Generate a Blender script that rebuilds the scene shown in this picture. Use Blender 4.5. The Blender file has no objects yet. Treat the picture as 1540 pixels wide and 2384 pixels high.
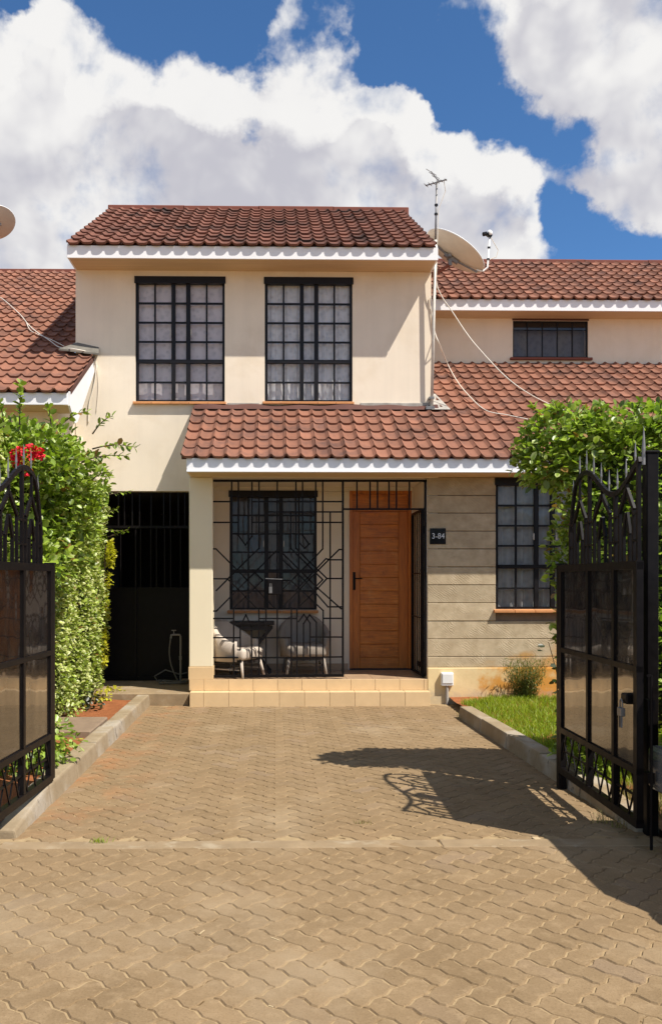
import bpy, bmesh, math, random
import numpy as np
from mathutils import Vector, Matrix
random.seed(7); RNG = np.random.default_rng(11)
SC = bpy.context.scene
COL = SC.collection
R = math.radians
# ------------------------------------------------------------------ camera
F, CX, HY, CH, YAW = 2000.0, 675.0, 1350.0, 1.57, R(1.0)     # photo measured on a 1540 x 2384 copy
cam_d = bpy.data.cameras.new('camera'); cam = bpy.data.objects.new('camera', cam_d); COL.objects.link(cam)
cam_d.sensor_fit = 'HORIZONTAL'; cam_d.sensor_width = 36; cam_d.lens = 36 * F / 1540
cam_d.shift_x = (770 - CX) / 1540; cam_d.shift_y = (HY - 1192) / 1540
cam_d.clip_start = 0.05; cam_d.clip_end = 3000
cam.location = (0, 0, CH); cam.rotation_euler = (R(90), 0, -YAW)
SC.camera = cam
FW = Vector((math.sin(YAW), math.cos(YAW), 0)); RT = Vector((math.cos(YAW), -math.sin(YAW), 0))
def at(px, py, Y):                      # point seen at that pixel, on the plane y = Y
    d = FW + RT * ((px - CX) / F) + Vector((0, 0, 1)) * ((HY - py) / F)
    t = Y / d.y
    return Vector((t * d.x, Y, CH + t * d.z))
def gnd(px, py, z=0.0):
    d = FW + RT * ((px - CX) / F) + Vector((0, 0, 1)) * ((HY - py) / F)
    t = (z - CH) / d.z
    return Vector((t * d.x, t * d.y, z))
def proj(p):
    q = Vector(p) - Vector((0, 0, CH)); dep = q.dot(FW)
    if dep < .05: return (-9e9, -9e9, dep)
    return (CX + F * q.dot(RT) / dep, HY - F * q.z / dep, dep)
def seen(p, m=40):
    x, y, d = proj(p); return d > .1 and -m < x < 1540 + m and -m < y < 2384 + m
# ------------------------------------------------------------------ sun, sky, exposure
LDIR = Vector((-.61, .46, -1.13)).normalized(); SUN = -LDIR
sun_d = bpy.data.lights.new('sun', 'SUN'); sun_d.energy = 5.0; sun_d.angle = R(.53); sun_d.color = (1, .945, .86)
sun_o = bpy.data.objects.new('sun', sun_d); COL.objects.link(sun_o)
sun_o.rotation_euler = LDIR.to_track_quat('-Z', 'Y').to_euler(); sun_o.location = (20, -15, 40)
SC.view_settings.view_transform = 'Standard'; SC.view_settings.look = 'None'
SC.view_settings.exposure = 0.42; SC.view_settings.gamma = 1
SC.render.engine = 'CYCLES'
SC.cycles.use_denoising = True
SC.cycles.max_bounces = 8; SC.cycles.transparent_max_bounces = 12
SC.cycles.sample_clamp_indirect = 8

class NT:                                # small node-tree writer
    def __init__(s, tree): s.t = tree; s.n = tree.nodes; s.l = tree.links; s.n.clear()
    def new(s, typ, props=None, **ins):
        n = s.n.new(typ)
        for k, v in (props or {}).items(): setattr(n, k, v)
        for k, v in ins.items():
            i = n.inputs[int(k[1:])] if (k[0] == 'i' and k[1:].isdigit()) else n.inputs[k.replace('_', ' ')]
            s.put(i, v)
        return n
    def put(s, sock, v):
        if hasattr(v, 'is_output'): s.l.new(v, sock)
        elif hasattr(v, 'outputs'): s.l.new(v.outputs[0], sock)
        else: sock.default_value = v
    def math(s, op, a, b=0.0, clamp=False):
        n = s.n.new('ShaderNodeMath'); n.operation = op; n.use_clamp = clamp
        s.put(n.inputs[0], a); s.put(n.inputs[1], b); return n.outputs[0]
    def vmath(s, op, a, b=(0, 0, 0)):
        n = s.n.new('ShaderNodeVectorMath'); n.operation = op
        s.put(n.inputs[0], a)
        if op == 'SCALE': s.put(n.inputs[3], b)
        else: s.put(n.inputs[1], b)
        return n.outputs['Value'] if op in ('LENGTH', 'DISTANCE', 'DOT_PRODUCT') else n.outputs[0]
    def noise(s, vec, scale, detail=4, rough=.55, dist=0.0):
        n = s.new('ShaderNodeTexNoise', None, Scale=scale, Detail=detail, Roughness=rough, Distortion=dist)
        s.put(n.inputs['Vector'], vec); return n.outputs[0]
    def maprange(s, v, a, b, c=0.0, d=1.0, smooth=False):
        n = s.n.new('ShaderNodeMapRange'); n.interpolation_type = 'SMOOTHSTEP' if smooth else 'LINEAR'; n.clamp = True
        for i, x in enumerate((v, a, b, c, d)): s.put(n.inputs[i], x)
        return n.outputs[0]
    def mix(s, f, a, b, blend='MIX'):
        n = s.n.new('ShaderNodeMix'); n.data_type = 'RGBA'; n.blend_type = blend; n.clamp_factor = True
        s.put(n.inputs[0], f)
        for i, v in ((6, a), (7, b)):
            if isinstance(v, (tuple, list)) and len(v) == 3: v = (*v, 1)
            s.put(n.inputs[i], v)
        return n.outputs[2]

world = bpy.data.worlds.new('World'); SC.world = world; world.use_nodes = True
def build_sky():
    T = NT(world.node_tree)
    sky = T.new('ShaderNodeTexSky', {'sky_type': 'NISHITA', 'sun_disc': False, 'sun_elevation': math.asin(SUN.z),
                'sun_rotation': math.atan2(SUN.x, SUN.y), 'altitude': 1600.0, 'air_density': 1.0, 'dust_density': .35, 'ozone_density': 3.2})
    d = T.vmath('NORMALIZE', T.new('ShaderNodeTexCoord').outputs['Generated'])
    # clouds: fractal noise on the sky's direction, gathered into banks; the banks in view are where the photograph has them
    def dirn(px, py):
        v = FW + RT * ((px - CX) / F) + Vector((0, 0, 1)) * ((HY - py) / F); return tuple(v.normalized())
    banks = [ # px, py, radius in px, weight
        (70, 300, 210, .55), (300, 240, 190, .50), (450, 300, 170, .50), (60, 560, 300, .55), (330, 450, 230, .5), (90, 110, 70, .35), (490, 180, 110, .3),
        (760, 370, 190, .50), (930, 300, 130, .62), (880, 240, 80, .4), (940, 215, 60, .36), (800, 500, 240, .5), (655, 215, 70, .26), (600, 560, 260, .45),
        (1130, 420, 130, .52), (1200, 390, 70, .3), (1180, 560, 130, .45), (1050, 560, 160, .5), (1520, 60, 330, .66), (1340, 90, 170, .40), (1560, 330, 150, .55), (1180, 0, 130, .36), (1530, 450, 90, .40),
        (735, 45, 75, .26), (765, 125, 50, .26), (655, 60, 36, .26), (945, 70, 40, .27), (965, 125, 28, .2), (1330, 385, 50, .30), (1390, 455, 50, .30), (150, 60, 50, .30), (100, 25, 40, .25), (1520, 590, 36, .22), (1375, 545, 22, .16),
        (205, 215, 60, -.5), (240, 290, 50, -.5), (600, 290, 40, -.45), (575, 350, 44, -.5), (560, 400, 34, -.4), (690, 225, 40, -.25), (5, 355, 22, -.4), (1130, 210, 130, -.55), (1270, 300, 100, -.55), (1420, 560, 120, -.5), (380, 30, 150, -.4),
        (560, 100, 80, -.35), (1390, 310, 60, -.45), (1070, 240, 60, -.4), (1000, 130, 70, -.35), (850, 150, 55, -.35), (30, 40, 40, -.4), (1310, 480, 60, -.35)]
    w1 = T.new('ShaderNodeTexNoise', None, Scale=9.0, Detail=6.0, Roughness=.6); T.put(w1.inputs['Vector'], d)
    wv = T.vmath('SCALE', T.vmath('SUBTRACT', w1.outputs['Color'], (.5, .5, .5)), .125)
    big = T.noise(d, 2.3, 1, .5)
    def field(vec, holes=True):
        dw = T.vmath('ADD', vec, wv); acc = None
        for px, py, r, w in banks:
            if w < 0 and not holes and r < 70: continue
            r = r / F; c = T.maprange(T.vmath('DISTANCE', dw, dirn(px, py)), r * .25, r * 1.35, w, 0.0, True)
            acc = c if acc is None else T.math('ADD', acc, c)
        acc = T.math('MINIMUM', acc, .60)
        far = T.maprange(T.vmath('DOT_PRODUCT', vec, dirn(770, 500)), .93, .80, 0.0, .38, True)       # the same broken cloud all round
        return T.math('ADD', acc, T.math('MULTIPLY', far, T.maprange(big, .36, .58)))
    def dens(vec, det):
        n1 = T.noise(vec, 7.0, det, .60, .25)
        bil = T.math('ABSOLUTE', T.math('SUBTRACT', T.noise(vec, 15.0, max(2, det - 4), .5), .5))          # billows
        return T.math('ADD', T.math('MULTIPLY', T.math('SUBTRACT', n1, .5), 1.25), T.math('MULTIPLY', T.math('SUBTRACT', .10, bil), .85))
    up = T.vmath('ADD', d, tuple(Vector((.30, -.1, .95)) * .050))
    den = T.math('SUBTRACT', T.math('ADD', field(d), dens(d, 8)), .27)
    den2 = T.math('SUBTRACT', T.math('ADD', field(up, False), dens(up, 4)), .27)
    mask = T.math('POWER', T.maprange(den, -.10, .30, 0, 1, True), .85)
    soft = T.noise(d, 4.2, 3, .5)
    cover = T.math('MAXIMUM', den2, 0.0)                       # how much cloud lies above, towards the sun
    tone = T.math('ADD', T.math('SUBTRACT', T.math('MULTIPLY', den, .35), T.math('MULTIPLY', cover, 1.35)), T.math('MULTIPLY', T.math('SUBTRACT', soft, .5), .9))
    shade = T.maprange(tone, -.60, .10, 0, 1, True)
    cc = T.mix(shade, (4.2, 4.17, 4.6), (6.8, 6.72, 6.62))
    blue = T.mix(1.0, sky.outputs[0], (.62, .92, 1.12), 'MULTIPLY')
    col = T.mix(mask, blue, cc)
    bg = T.new('ShaderNodeBackground', None, Strength=.10); T.put(bg.inputs[0], col)
    T.l.new(bg.outputs[0], T.new('ShaderNodeOutputWorld').inputs[0])
build_sky()
world.cycles.sampling_method = 'MANUAL'; world.cycles.sample_map_resolution = 256

# ------------------------------------------------------------------ materials
MATS = {}
def srgb(r, g, b):
    f = lambda c: (c / 255 / 12.92) if c <= 10 else ((c / 255 + .055) / 1.055) ** 2.4
    return (f(r), f(g), f(b))
def new_mat(name):
    m = bpy.data.materials.new(name); m.use_nodes = True; T = NT(m.node_tree); MATS[name] = m
    out = T.new('ShaderNodeOutputMaterial'); b = T.new('ShaderNodeBsdfPrincipled'); T.l.new(b.outputs[0], out.inputs[0])
    g = T.new('ShaderNodeNewGeometry'); return m, T, b, g, out
def scl(c, k): return tuple(min(1, x * k) for x in c)
def pm(name, c, rough=.75, var=.12, scale=6.0, bump=.15, bscale=70.0, bdist=.004, spec=.35, metallic=0.0, rnd=0.0, c2=None, c2lo=.5, c2hi=.7, c2scale=3.0, stretch=None, streak=0.0):
    m, T, b, g, out = new_mat(name)
    pos = g.outputs['Position']
    if stretch: pos = T.vmath('MULTIPLY', pos, stretch)
    n = T.noise(pos, scale, 6, .6)
    col = T.mix(T.maprange(n, .3, .7), scl(c, 1 - var), scl(c, 1 + var))
    if c2: col = T.mix(T.maprange(T.noise(pos, c2scale, 8, .65, .2), c2lo, c2hi), col, c2)
    if streak:
        st = T.noise(T.vmath('MULTIPLY', g.outputs['Position'], (7, 7, .35)), 1.0, 5, .6)
        col = T.mix(T.maprange(st, .45, .75, 0, streak), col, scl(c, .62))
    if rnd:
        oi = T.new('ShaderNodeObjectInfo')
        r = T.math('FRACT', T.math('ADD', g.outputs['Random Per Island'], oi.outputs['Random']))
        hsv = T.new('ShaderNodeHueSaturation'); T.put(hsv.inputs['Color'], col)
        T.put(hsv.inputs['Value'], T.maprange(r, 0, 1, 1 - rnd, 1 + rnd)); col = hsv.outputs[0]
    T.put(b.inputs['Base Color'], col if not isinstance(col, tuple) else (*col, 1))
    T.put(b.inputs['Roughness'], T.maprange(n, .3, .7, max(0, rough - .08), min(1, rough + .08)))
    b.inputs['Specular IOR Level'].default_value = spec; b.inputs['Metallic'].default_value = metallic
    if bump:
        bn = T.new('ShaderNodeBump', None, Strength=bump, Distance=bdist)
        T.put(bn.inputs['Height'], T.noise(pos, bscale, 6, .65)); T.put(b.inputs['Normal'], bn.outputs[0])
    return m
def leaf_mat(name, c, c_alt, rim=None, trans=.35, rough=.45, rim_amt=.0, val=.45):
    m, T, b, g, out = new_mat(name)
    oi = T.new('ShaderNodeObjectInfo')
    r = T.math('FRACT', T.math('ADD', g.outputs['Random Per Island'], oi.outputs['Random']))
    big = T.noise(g.outputs['Position'], 1.6, 3)
    col = T.mix(T.math('ADD', T.math('MULTIPLY', r, .6), T.math('MULTIPLY', big, .5), True), c, c_alt)
    hsv = T.new('ShaderNodeHueSaturation'); T.put(hsv.inputs['Color'], col)
    T.put(hsv.inputs['Value'], T.maprange(T.math('FRACT', T.math('MULTIPLY', r, 7.31)), 0, 1, 1 - val, 1 + val)); col = hsv.outputs[0]
    if trans > .25: col = T.mix(T.math('GREATER_THAN', T.math('FRACT', T.math('MULTIPLY', r, 13.7)), .975), col, (.30, .17, .05))
    if rim:
        a = T.new('ShaderNodeAttribute', {'attribute_name': 'rim'})
        sel = T.math('GREATER_THAN', T.math('FRACT', T.math('MULTIPLY', r, 3.77)), 1 - rim_amt)
        col = T.mix(T.math('MULTIPLY', T.maprange(a.outputs['Fac'], .45, .85), sel), col, rim)
    T.put(b.inputs['Base Color'], col); b.inputs['Roughness'].default_value = rough; b.inputs['Specular IOR Level'].default_value = .5
    tr = T.new('ShaderNodeBsdfTranslucent'); T.put(tr.inputs[0], T.mix(1.0, col, (1.1, 1.25, .55), 'MULTIPLY'))
    mx = T.new('ShaderNodeMixShader'); mx.inputs[0].default_value = trans
    T.l.new(b.outputs[0], mx.inputs[1]); T.l.new(tr.outputs[0], mx.inputs[2]); T.l.new(mx.outputs[0], out.inputs[0])
    return m
CREAM = (.80, .695, .55)
pm('plaster', CREAM, .85, .06, 1.1, .3, 120, .002, .2, streak=.15, c2=(.70, .58, .42), c2lo=.50, c2hi=.85, c2scale=1.7)
pm('plaster_plain', CREAM, .85, .05, 1.4, .25, 120, .002, .2)  # same cream, without the streaks and stains
pm('plaster_yellow', (.78, .56, .27), .85, .08, 2.0, .2, 90, .002, .2)
pm('pillar_paint', (.80, .70, .50), .7, .03, 1.4, .12, 120, .001, .25)
pm('cement_grey', (.36, .33, .29), .9, .25, 9, .5, 60, .006, .2)
pm('cement_dark', (.17, .155, .13), .9, .25, 9, .5, 60, .006, .2)
pm('soffit_board', (.62, .46, .28), .7, .10, 3, .2, 40, .002, .25, stretch=(.3, 9, 1))
pm('white_paint', (.84, .83, .83), .55, .03, 3, .06, 60, .002, .35)
pm('sill_orange', (.58, .26, .10), .7, .12, 14, .2, 80, .002, .3, rnd=.10)
pm('black_frame', (.008, .007, .008), .45, .2, 10, .1, 60, .001, .25)
pm('black_iron', (.0075, .006, .006), .42, .25, 12, .2, 90, .001, .13)
pm('room_shade_paint', (.03, .026, .024), .9, .1, 3, 0)  # near-black: darkness of the closed rooms and passage is put into the colour
pm('tile_red', (.245, .110, .070), .88, .14, 4, .6, 320, .002, .2, rnd=.17, c2=(.13, .068, .052), c2lo=.48, c2hi=.68, c2scale=2.4)
pm('tile_aged', (.17, .073, .050), .88, .15, 5, .5, 320, .002, .2, rnd=.14, c2=(.035, .022, .018), c2lo=.50, c2hi=.66, c2scale=1.25)
pm('tile_dark', (.10, .045, .035), .8, .15, 5, .3, 200, .002, .25)
pm('ridge_red', (.20, .068, .046), .8, .12, 5, .3, 200, .002, .25)
pm('step_tile', (.66, .47, .26), .5, .06, 5, .08, 60, .001, .4, rnd=.05)
pm('floor_tile', (.42, .28, .17), .35, .07, 5, .05, 60, .001, .4, rnd=.06)
pm('grout', (.42, .33, .22), .9, .1, 20, .1)
pm('concrete', (.285, .205, .12), .92, .16, 5, .55, 90, .006, .2, c2=(.36, .285, .19), c2lo=.52, c2hi=.68, c2scale=6)
pm('concrete_dark', (.24, .17, .115), .92, .16, 7, .4, 90, .005, .2)
pm('red_soil', (.34, .125, .05), .97, .25, 7, .9, 45, .02, .1, c2=(.24, .085, .035), c2lo=.45, c2hi=.65, c2scale=14)
pm('ground_earth', (.30, .17, .09), .97, .2, 2, .5, 30, .02, .1)
pm('sand_joint', (.34, .245, .135), .95, .12, 20, .3, 160, .003, .1, c2=(.12, .075, .035), c2lo=.55, c2hi=.64, c2scale=9)
# paver: see special_mats
pm('trunk', (.12, .085, .055), .9, .25, 20, .6, 60, .008, .2)
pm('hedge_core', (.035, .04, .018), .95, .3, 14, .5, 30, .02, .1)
pm('wicker_white_shaded', (.30, .255, .21), .8, .08, 6, .5, 140, .003, .25)  # same white cover as the other chair, porch shade put into the colour
pm('wicker_white', (.52, .44, .36), .8, .08, 6, .5, 140, .003, .25)
pm('table_dark', (.025, .02, .018), .5, .2, 8, .2)
pm('pale_metal', (.62, .58, .50), .45, .12, 12, .15, 80, .001, .5)
pm('dish_paint', (.66, .58, .45), .5, .08, 4, .08, 60, .001, .4)
pm('white_plastic', (.78, .78, .76), .4, .04, 6, .03, 60, .001, .45)
pm('grey_metal', (.23, .22, .21), .45, .2, 12, .2, 80, .001, .5, metallic=.6)
pm('cable_white', (.72, .66, .56), .55, .06, 6, .05)
pm('pipe_grey', (.22, .20, .18), .5, .12, 10, .1)
pm('straw', (.50, .38, .22), .8, .1, 6, .05)
pm('hose_grey', (.13, .12, .10), .5, .1, 6, .05)
pm('plate_black', (.012, .012, .013), .25, .1, 10, .02)
pm('letter_silver', (.75, .75, .74), .35, .05, 10, .02, metallic=.3)
pm('blossom_red', (.62, .012, .03), .6, .2, 30, .2, 100, .003, .3, rnd=.25)
pm('plinth_stain', (.72, .50, .22), .9, .1, 3, .3, 80, .003, .2)
pm('car_silver', (.50, .51, .52), .22, .02, 3, 0, spec=.6, metallic=.75)
pm('car_glass', (.012, .014, .015), .06, .05, 3, 0, spec=.6)
pm('tyre', (.016, .016, .016), .85, .2, 12, .3)
pm('lamp_red', (.45, .02, .015), .2, .1, 3, 0)
leaf_mat('leaf_hedge', (.19, .27, .032), (.36, .43, .075), (.66, .66, .30), .30, .42, .50, .55)
leaf_mat('leaf_green', (.125, .215, .024), (.33, .42, .055), (.48, .54, .20), .34, .36, .25, .55)
leaf_mat('leaf_gold', (.42, .40, .02), (.60, .55, .05), None, .40, .45, 0, .25)
leaf_mat('grass_blade', (.15, .265, .012), (.37, .44, .03), None, .38, .5, 0, .40)
leaf_mat('dry_grass', (.33, .24, .09), (.22, .22, .07), None, .30, .6, 0, .35)
leaf_mat('herb_leaf', (.12, .15, .035), (.22, .23, .06), None, .30, .5, 0, .30)
leaf_mat('dark_leaf', (.025, .04, .012), (.06, .07, .025), None, .20, .4, 0, .30)

def special_mats():
    # glossy hammered black gate paint
    m, T, b, g, out = new_mat('gate_gloss')
    b.inputs['Base Color'].default_value = (.010, .008, .007, 1); b.inputs['Specular IOR Level'].default_value = .62
    b.inputs['Coat Weight'].default_value = 1.0; b.inputs['Coat Roughness'].default_value = .035; b.inputs['Coat IOR'].default_value = 1.62
    T.put(b.inputs['Roughness'], T.maprange(T.noise(g.outputs['Position'], 9, 6), .3, .7, .10, .28))
    bn = T.new('ShaderNodeBump', None, Strength=.5, Distance=.012)
    T.put(bn.inputs['Height'], T.noise(T.vmath('MULTIPLY', g.outputs['Position'], (1, 1.5, .55)), 2.6, 1)); T.put(b.inputs['Normal'], bn.outputs[0])
    T.put(b.inputs['Coat Normal'], bn.outputs[0])
    # window glass
    m, T, b, g, out = new_mat('glass'); T.n.remove(b)
    fr = T.new('ShaderNodeFresnel', None, IOR=1.52)
    tr = T.new('ShaderNodeBsdfTransparent'); tr.inputs[0].default_value = (.93, .93, .93, 1)
    gl = T.new('ShaderNodeBsdfGlossy'); gl.inputs['Roughness'].default_value = .02
    bn = T.new('ShaderNodeBump', None, Strength=.12, Distance=.01); T.put(bn.inputs['Height'], T.noise(g.outputs['Position'], 4, 2)); T.put(gl.inputs['Normal'], bn.outputs[0])
    mx = T.new('ShaderNodeMixShader'); T.put(mx.inputs[0], T.math('MULTIPLY', fr.outputs[0], .65, True))
    T.l.new(tr.outputs[0], mx.inputs[1]); T.l.new(gl.outputs[0], mx.inputs[2]); T.l.new(mx.outputs[0], out.inputs[0])
    # lace curtain
    for nm, c in (('curtain_lace', (.86, .78, .78)), ('curtain_sheer', (.88, .86, .85)), ('curtain_dim', (.20, .185, .18)), ('curtain_grey', (.50, .49, .46))):
        m, T, b, g, out = new_mat(nm)
        v = T.new('ShaderNodeTexVoronoi', {'feature': 'SMOOTH_F1'}, Scale=16.0); T.put(v.inputs['Vector'], T.vmath('MULTIPLY', g.outputs['Position'], (1, 0, 1)))
        n = T.noise(T.vmath('MULTIPLY', g.outputs['Position'], (1, .2, 1)), 26, 5, .7, 1.0)
        f = T.maprange(T.math('ADD', v.outputs[0], T.math('MULTIPLY', n, .6)), .35, .8)
        col = T.mix(f, scl(c, .84), scl(c, 1.08))
        T.put(b.inputs['Base Color'], col); b.inputs['Roughness'].default_value = .95; b.inputs['Specular IOR Level'].default_value = .1
    # door timber
    m, T, b, g, out = new_mat('door_wood')
    p = T.vmath('MULTIPLY', g.outputs['Position'], (1.6, 1, 22)); oi = T.new('ShaderNodeObjectInfo')
    p = T.vmath('ADD', p, T.vmath('SCALE', (3, 5, 7), oi.outputs['Random']))
    n = T.noise(p, 1.6, 7, .65, 1.2); n2 = T.noise(g.outputs['Position'], 2.0, 4)
    col = T.mix(T.maprange(n, .3, .72), (.34, .082, .008), (.80, .27, .032))
    col = T.mix(T.maprange(n2, .4, .7, 0, .5), col, (.58, .17, .02))
    n4 = T.noise(g.outputs['Position'], 5.5, 7, .7); col = T.mix(T.maprange(n4, .52, .70, 0, .55), col, (.72, .33, .085)); col = T.mix(T.maprange(n4, .46, .32, 0, .6), col, (.24, .06, .008))
    T.put(b.inputs['Base Color'], col); T.put(b.inputs['Roughness'], T.maprange(n, .3, .7, .35, .55))
    bn = T.new('ShaderNodeBump', None, Strength=.25, Distance=.003); T.put(bn.inputs['Height'], n); T.put(b.inputs['Normal'], bn.outputs[0])
    m, T, b, g, out = new_mat('door_wood_upright')
    p = T.vmath('MULTIPLY', g.outputs['Position'], (22, 1, 1.3)); n = T.noise(p, 1.6, 7, .65, 1.2)
    col = T.mix(T.maprange(n, .3, .72), (.36, .095, .009), (.70, .225, .026))
    T.put(b.inputs['Base Color'], col); b.inputs['Roughness'].default_value = .45
    # dressed stone with chisel strokes and soil splash
    m, T, b, g, out = new_mat('dressed_stone')
    oi = T.new('ShaderNodeObjectInfo')
    pos = g.outputs['Position']; sep = T.new('ShaderNodeSeparateXYZ'); T.put(sep.inputs[0], pos)
    n = T.noise(pos, 7, 8, .65); n3 = T.noise(T.vmath('MULTIPLY', pos, (1, 1, 2)), 2.2, 4)
    col = T.mix(T.maprange(n, .3, .7), (.38, .295, .185), (.56, .455, .305))
    col = T.mix(T.maprange(n3, .45, .7, 0, .6), col, (.35, .27, .17))
    splash = T.math('ADD', T.math('SUBTRACT', T.maprange(sep.outputs[0], 2.0, 4.0, -.05, .5), T.math('MULTIPLY', sep.outputs[2], .62)), T.math('MULTIPLY', T.math('SUBTRACT', n3, .5), .9))
    col = T.mix(T.maprange(splash, -.15, .12, 0, .85, True), col, (.50, .26, .07))
    hsv = T.new('ShaderNodeHueSaturation'); T.put(hsv.inputs['Color'], col); T.put(hsv.inputs['Value'], T.maprange(oi.outputs['Random'], 0, 1, .88, 1.1))
    T.put(b.inputs['Base Color'], hsv.outputs[0]); b.inputs['Roughness'].default_value = .93; b.inputs['Specular IOR Level'].default_value = .15
    w = T.new('ShaderNodeTexWave', {'wave_type': 'BANDS', 'bands_direction': 'X'}, Scale=12.0, Distortion=6.0, Detail=4.0)
    w.inputs['Detail Scale'].default_value = 1.5
    rot = T.new('ShaderNodeVectorRotate', {'rotation_type': 'Y_AXIS'}, Angle=R(52)); T.put(rot.inputs['Vector'], T.vmath('ADD', pos, T.vmath('SCALE', (1.3, 0, 2.1), oi.outputs['Random'])))
    T.put(w.inputs['Vector'], rot.outputs[0])
    patch = T.maprange(T.noise(pos, 4.6, 4), .44, .68, .0, .8)
    h = T.math('ADD', T.math('MULTIPLY', w.outputs['Fac'], patch), T.math('MULTIPLY', T.noise(pos, 60, 6, .7), .8))
    bn = T.new('ShaderNodeBump', None, Strength=.42, Distance=.007); T.put(bn.inputs['Height'], h); T.put(b.inputs['Normal'], bn.outputs[0])
    # painted plinth splashed with red earth
    m, T, b, g, out = new_mat('plinth_paint')
    pos = g.outputs['Position']; sep = T.new('ShaderNodeSeparateXYZ'); T.put(sep.inputs[0], pos)
    n = T.noise(pos, 3.2, 7, .62); n2 = T.noise(pos, 9, 8, .7)
    col = T.mix(T.maprange(n2, .3, .7), (.70, .53, .27), (.80, .62, .34))
    sp = T.math('ADD', T.math('ADD', T.maprange(sep.outputs[0], 2.15, 3.25, -.45, .40), T.math('MULTIPLY', T.math('SUBTRACT', n, .5), 1.5)), T.math('MULTIPLY', T.math('SUBTRACT', n2, .5), .8))
    col = T.mix(T.maprange(sp, -.20, .25, 0, .95, True), col, (.62, .27, .035))
    col = T.mix(T.maprange(T.math('SUBTRACT', T.math('MULTIPLY', n2, .5), T.math('MULTIPLY', sep.outputs[2], .9)), .08, .2, 0, .6), col, (.40, .33, .24))
    T.put(b.inputs['Base Color'], col); b.inputs['Roughness'].default_value = .9
    bn = T.new('ShaderNodeBump', None, Strength=.4, Distance=.006); T.put(bn.inputs['Height'], n2); T.put(b.inputs['Normal'], bn.outputs[0])
    # kerb concrete with old paint and dark scuffs
    m, T, b, g, out = new_mat('kerb_concrete')
    pos = g.outputs['Position']; oi = T.new('ShaderNodeObjectInfo')
    n = T.noise(pos, 5, 8, .65); n2 = T.noise(pos, 2.3, 5, .6)
    col = T.mix(T.maprange(n, .3, .7), (.25, .185, .11), (.35, .275, .18))
    col = T.mix(T.maprange(n2, .5, .66, 0, .75), col, (.42, .37, .30))
    col = T.mix(T.maprange(T.math('MULTIPLY', T.noise(pos, 11, 8, .75), T.maprange(n2, .50, .62)), .52, .66, 0, .8), col, (.07, .06, .05))
    T.put(b.inputs['Base Color'], col); b.inputs['Roughness'].default_value = .93; b.inputs['Specular IOR Level'].default_value = .15
    bn = T.new('ShaderNodeBump', None, Strength=.6, Distance=.008); T.put(bn.inputs['Height'], T.noise(pos, 45, 8, .7)); T.put(b.inputs['Normal'], bn.outputs[0])
def paver_mat():
    m, T, b, g, out = new_mat('paver'); pos = g.outputs['Position']; oi = T.new('ShaderNodeObjectInfo')
    r = T.math('FRACT', T.math('ADD', g.outputs['Random Per Island'], oi.outputs['Random']))
    n = T.noise(pos, 2.2, 6, .6); fine = T.noise(pos, 95, 6, .7); mid = T.noise(pos, 16, 5, .6)
    col = T.mix(T.maprange(n, .3, .7), (.205, .138, .072), (.272, .188, .103))
    col = T.mix(T.math('MULTIPLY', T.maprange(r, .80, .92), T.maprange(T.noise(pos, .9, 3), .42, .60)), col, (.245, .172, .104))
    col = T.mix(T.maprange(mid, .50, .70, 0, .6), col, (.325, .23, .13))
    col = T.mix(T.maprange(fine, .52, .68, 0, .6), col, (.14, .092, .048))
    col = T.mix(T.maprange(fine, .42, .30, 0, .5), col, (.36, .265, .165))
    col = T.mix(T.maprange(T.noise(pos, .55, 5, .6), .50, .72, 0, .5), col, (.225, .145, .075))
    col = T.mix(T.maprange(T.noise(T.vmath('ADD', pos, (7, 3, 0)), .8, 6, .65), .54, .70, 0, .5), col, (.345, .262, .165))
    sep = T.new('ShaderNodeSeparateXYZ'); T.put(sep.inputs[0], pos)
    soil = T.math('MULTIPLY', T.maprange(sep.outputs[0], -1.5, -.75, 1, 0), T.maprange(T.noise(pos, 2.6, 6, .65), .46, .66, 0, .7))       # red earth washed off the bed
    col = T.mix(T.math('MULTIPLY', soil, T.maprange(sep.outputs[1], 5.2, 5.6)), col, (.34, .155, .065))
    hsv = T.new('ShaderNodeHueSaturation'); T.put(hsv.inputs['Color'], col); T.put(hsv.inputs['Value'], T.maprange(T.math('FRACT', T.math('MULTIPLY', r, 5.3)), 0, 1, .95, 1.05))
    T.put(b.inputs['Base Color'], hsv.outputs[0]); b.inputs['Roughness'].default_value = .93; b.inputs['Specular IOR Level'].default_value = .15
    bn = T.new('ShaderNodeBump', None, Strength=.7, Distance=.003); T.put(bn.inputs['Height'], T.math('ADD', T.noise(pos, 150, 6, .7), mid)); T.put(b.inputs['Normal'], bn.outputs[0])
special_mats(); paver_mat()

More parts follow.
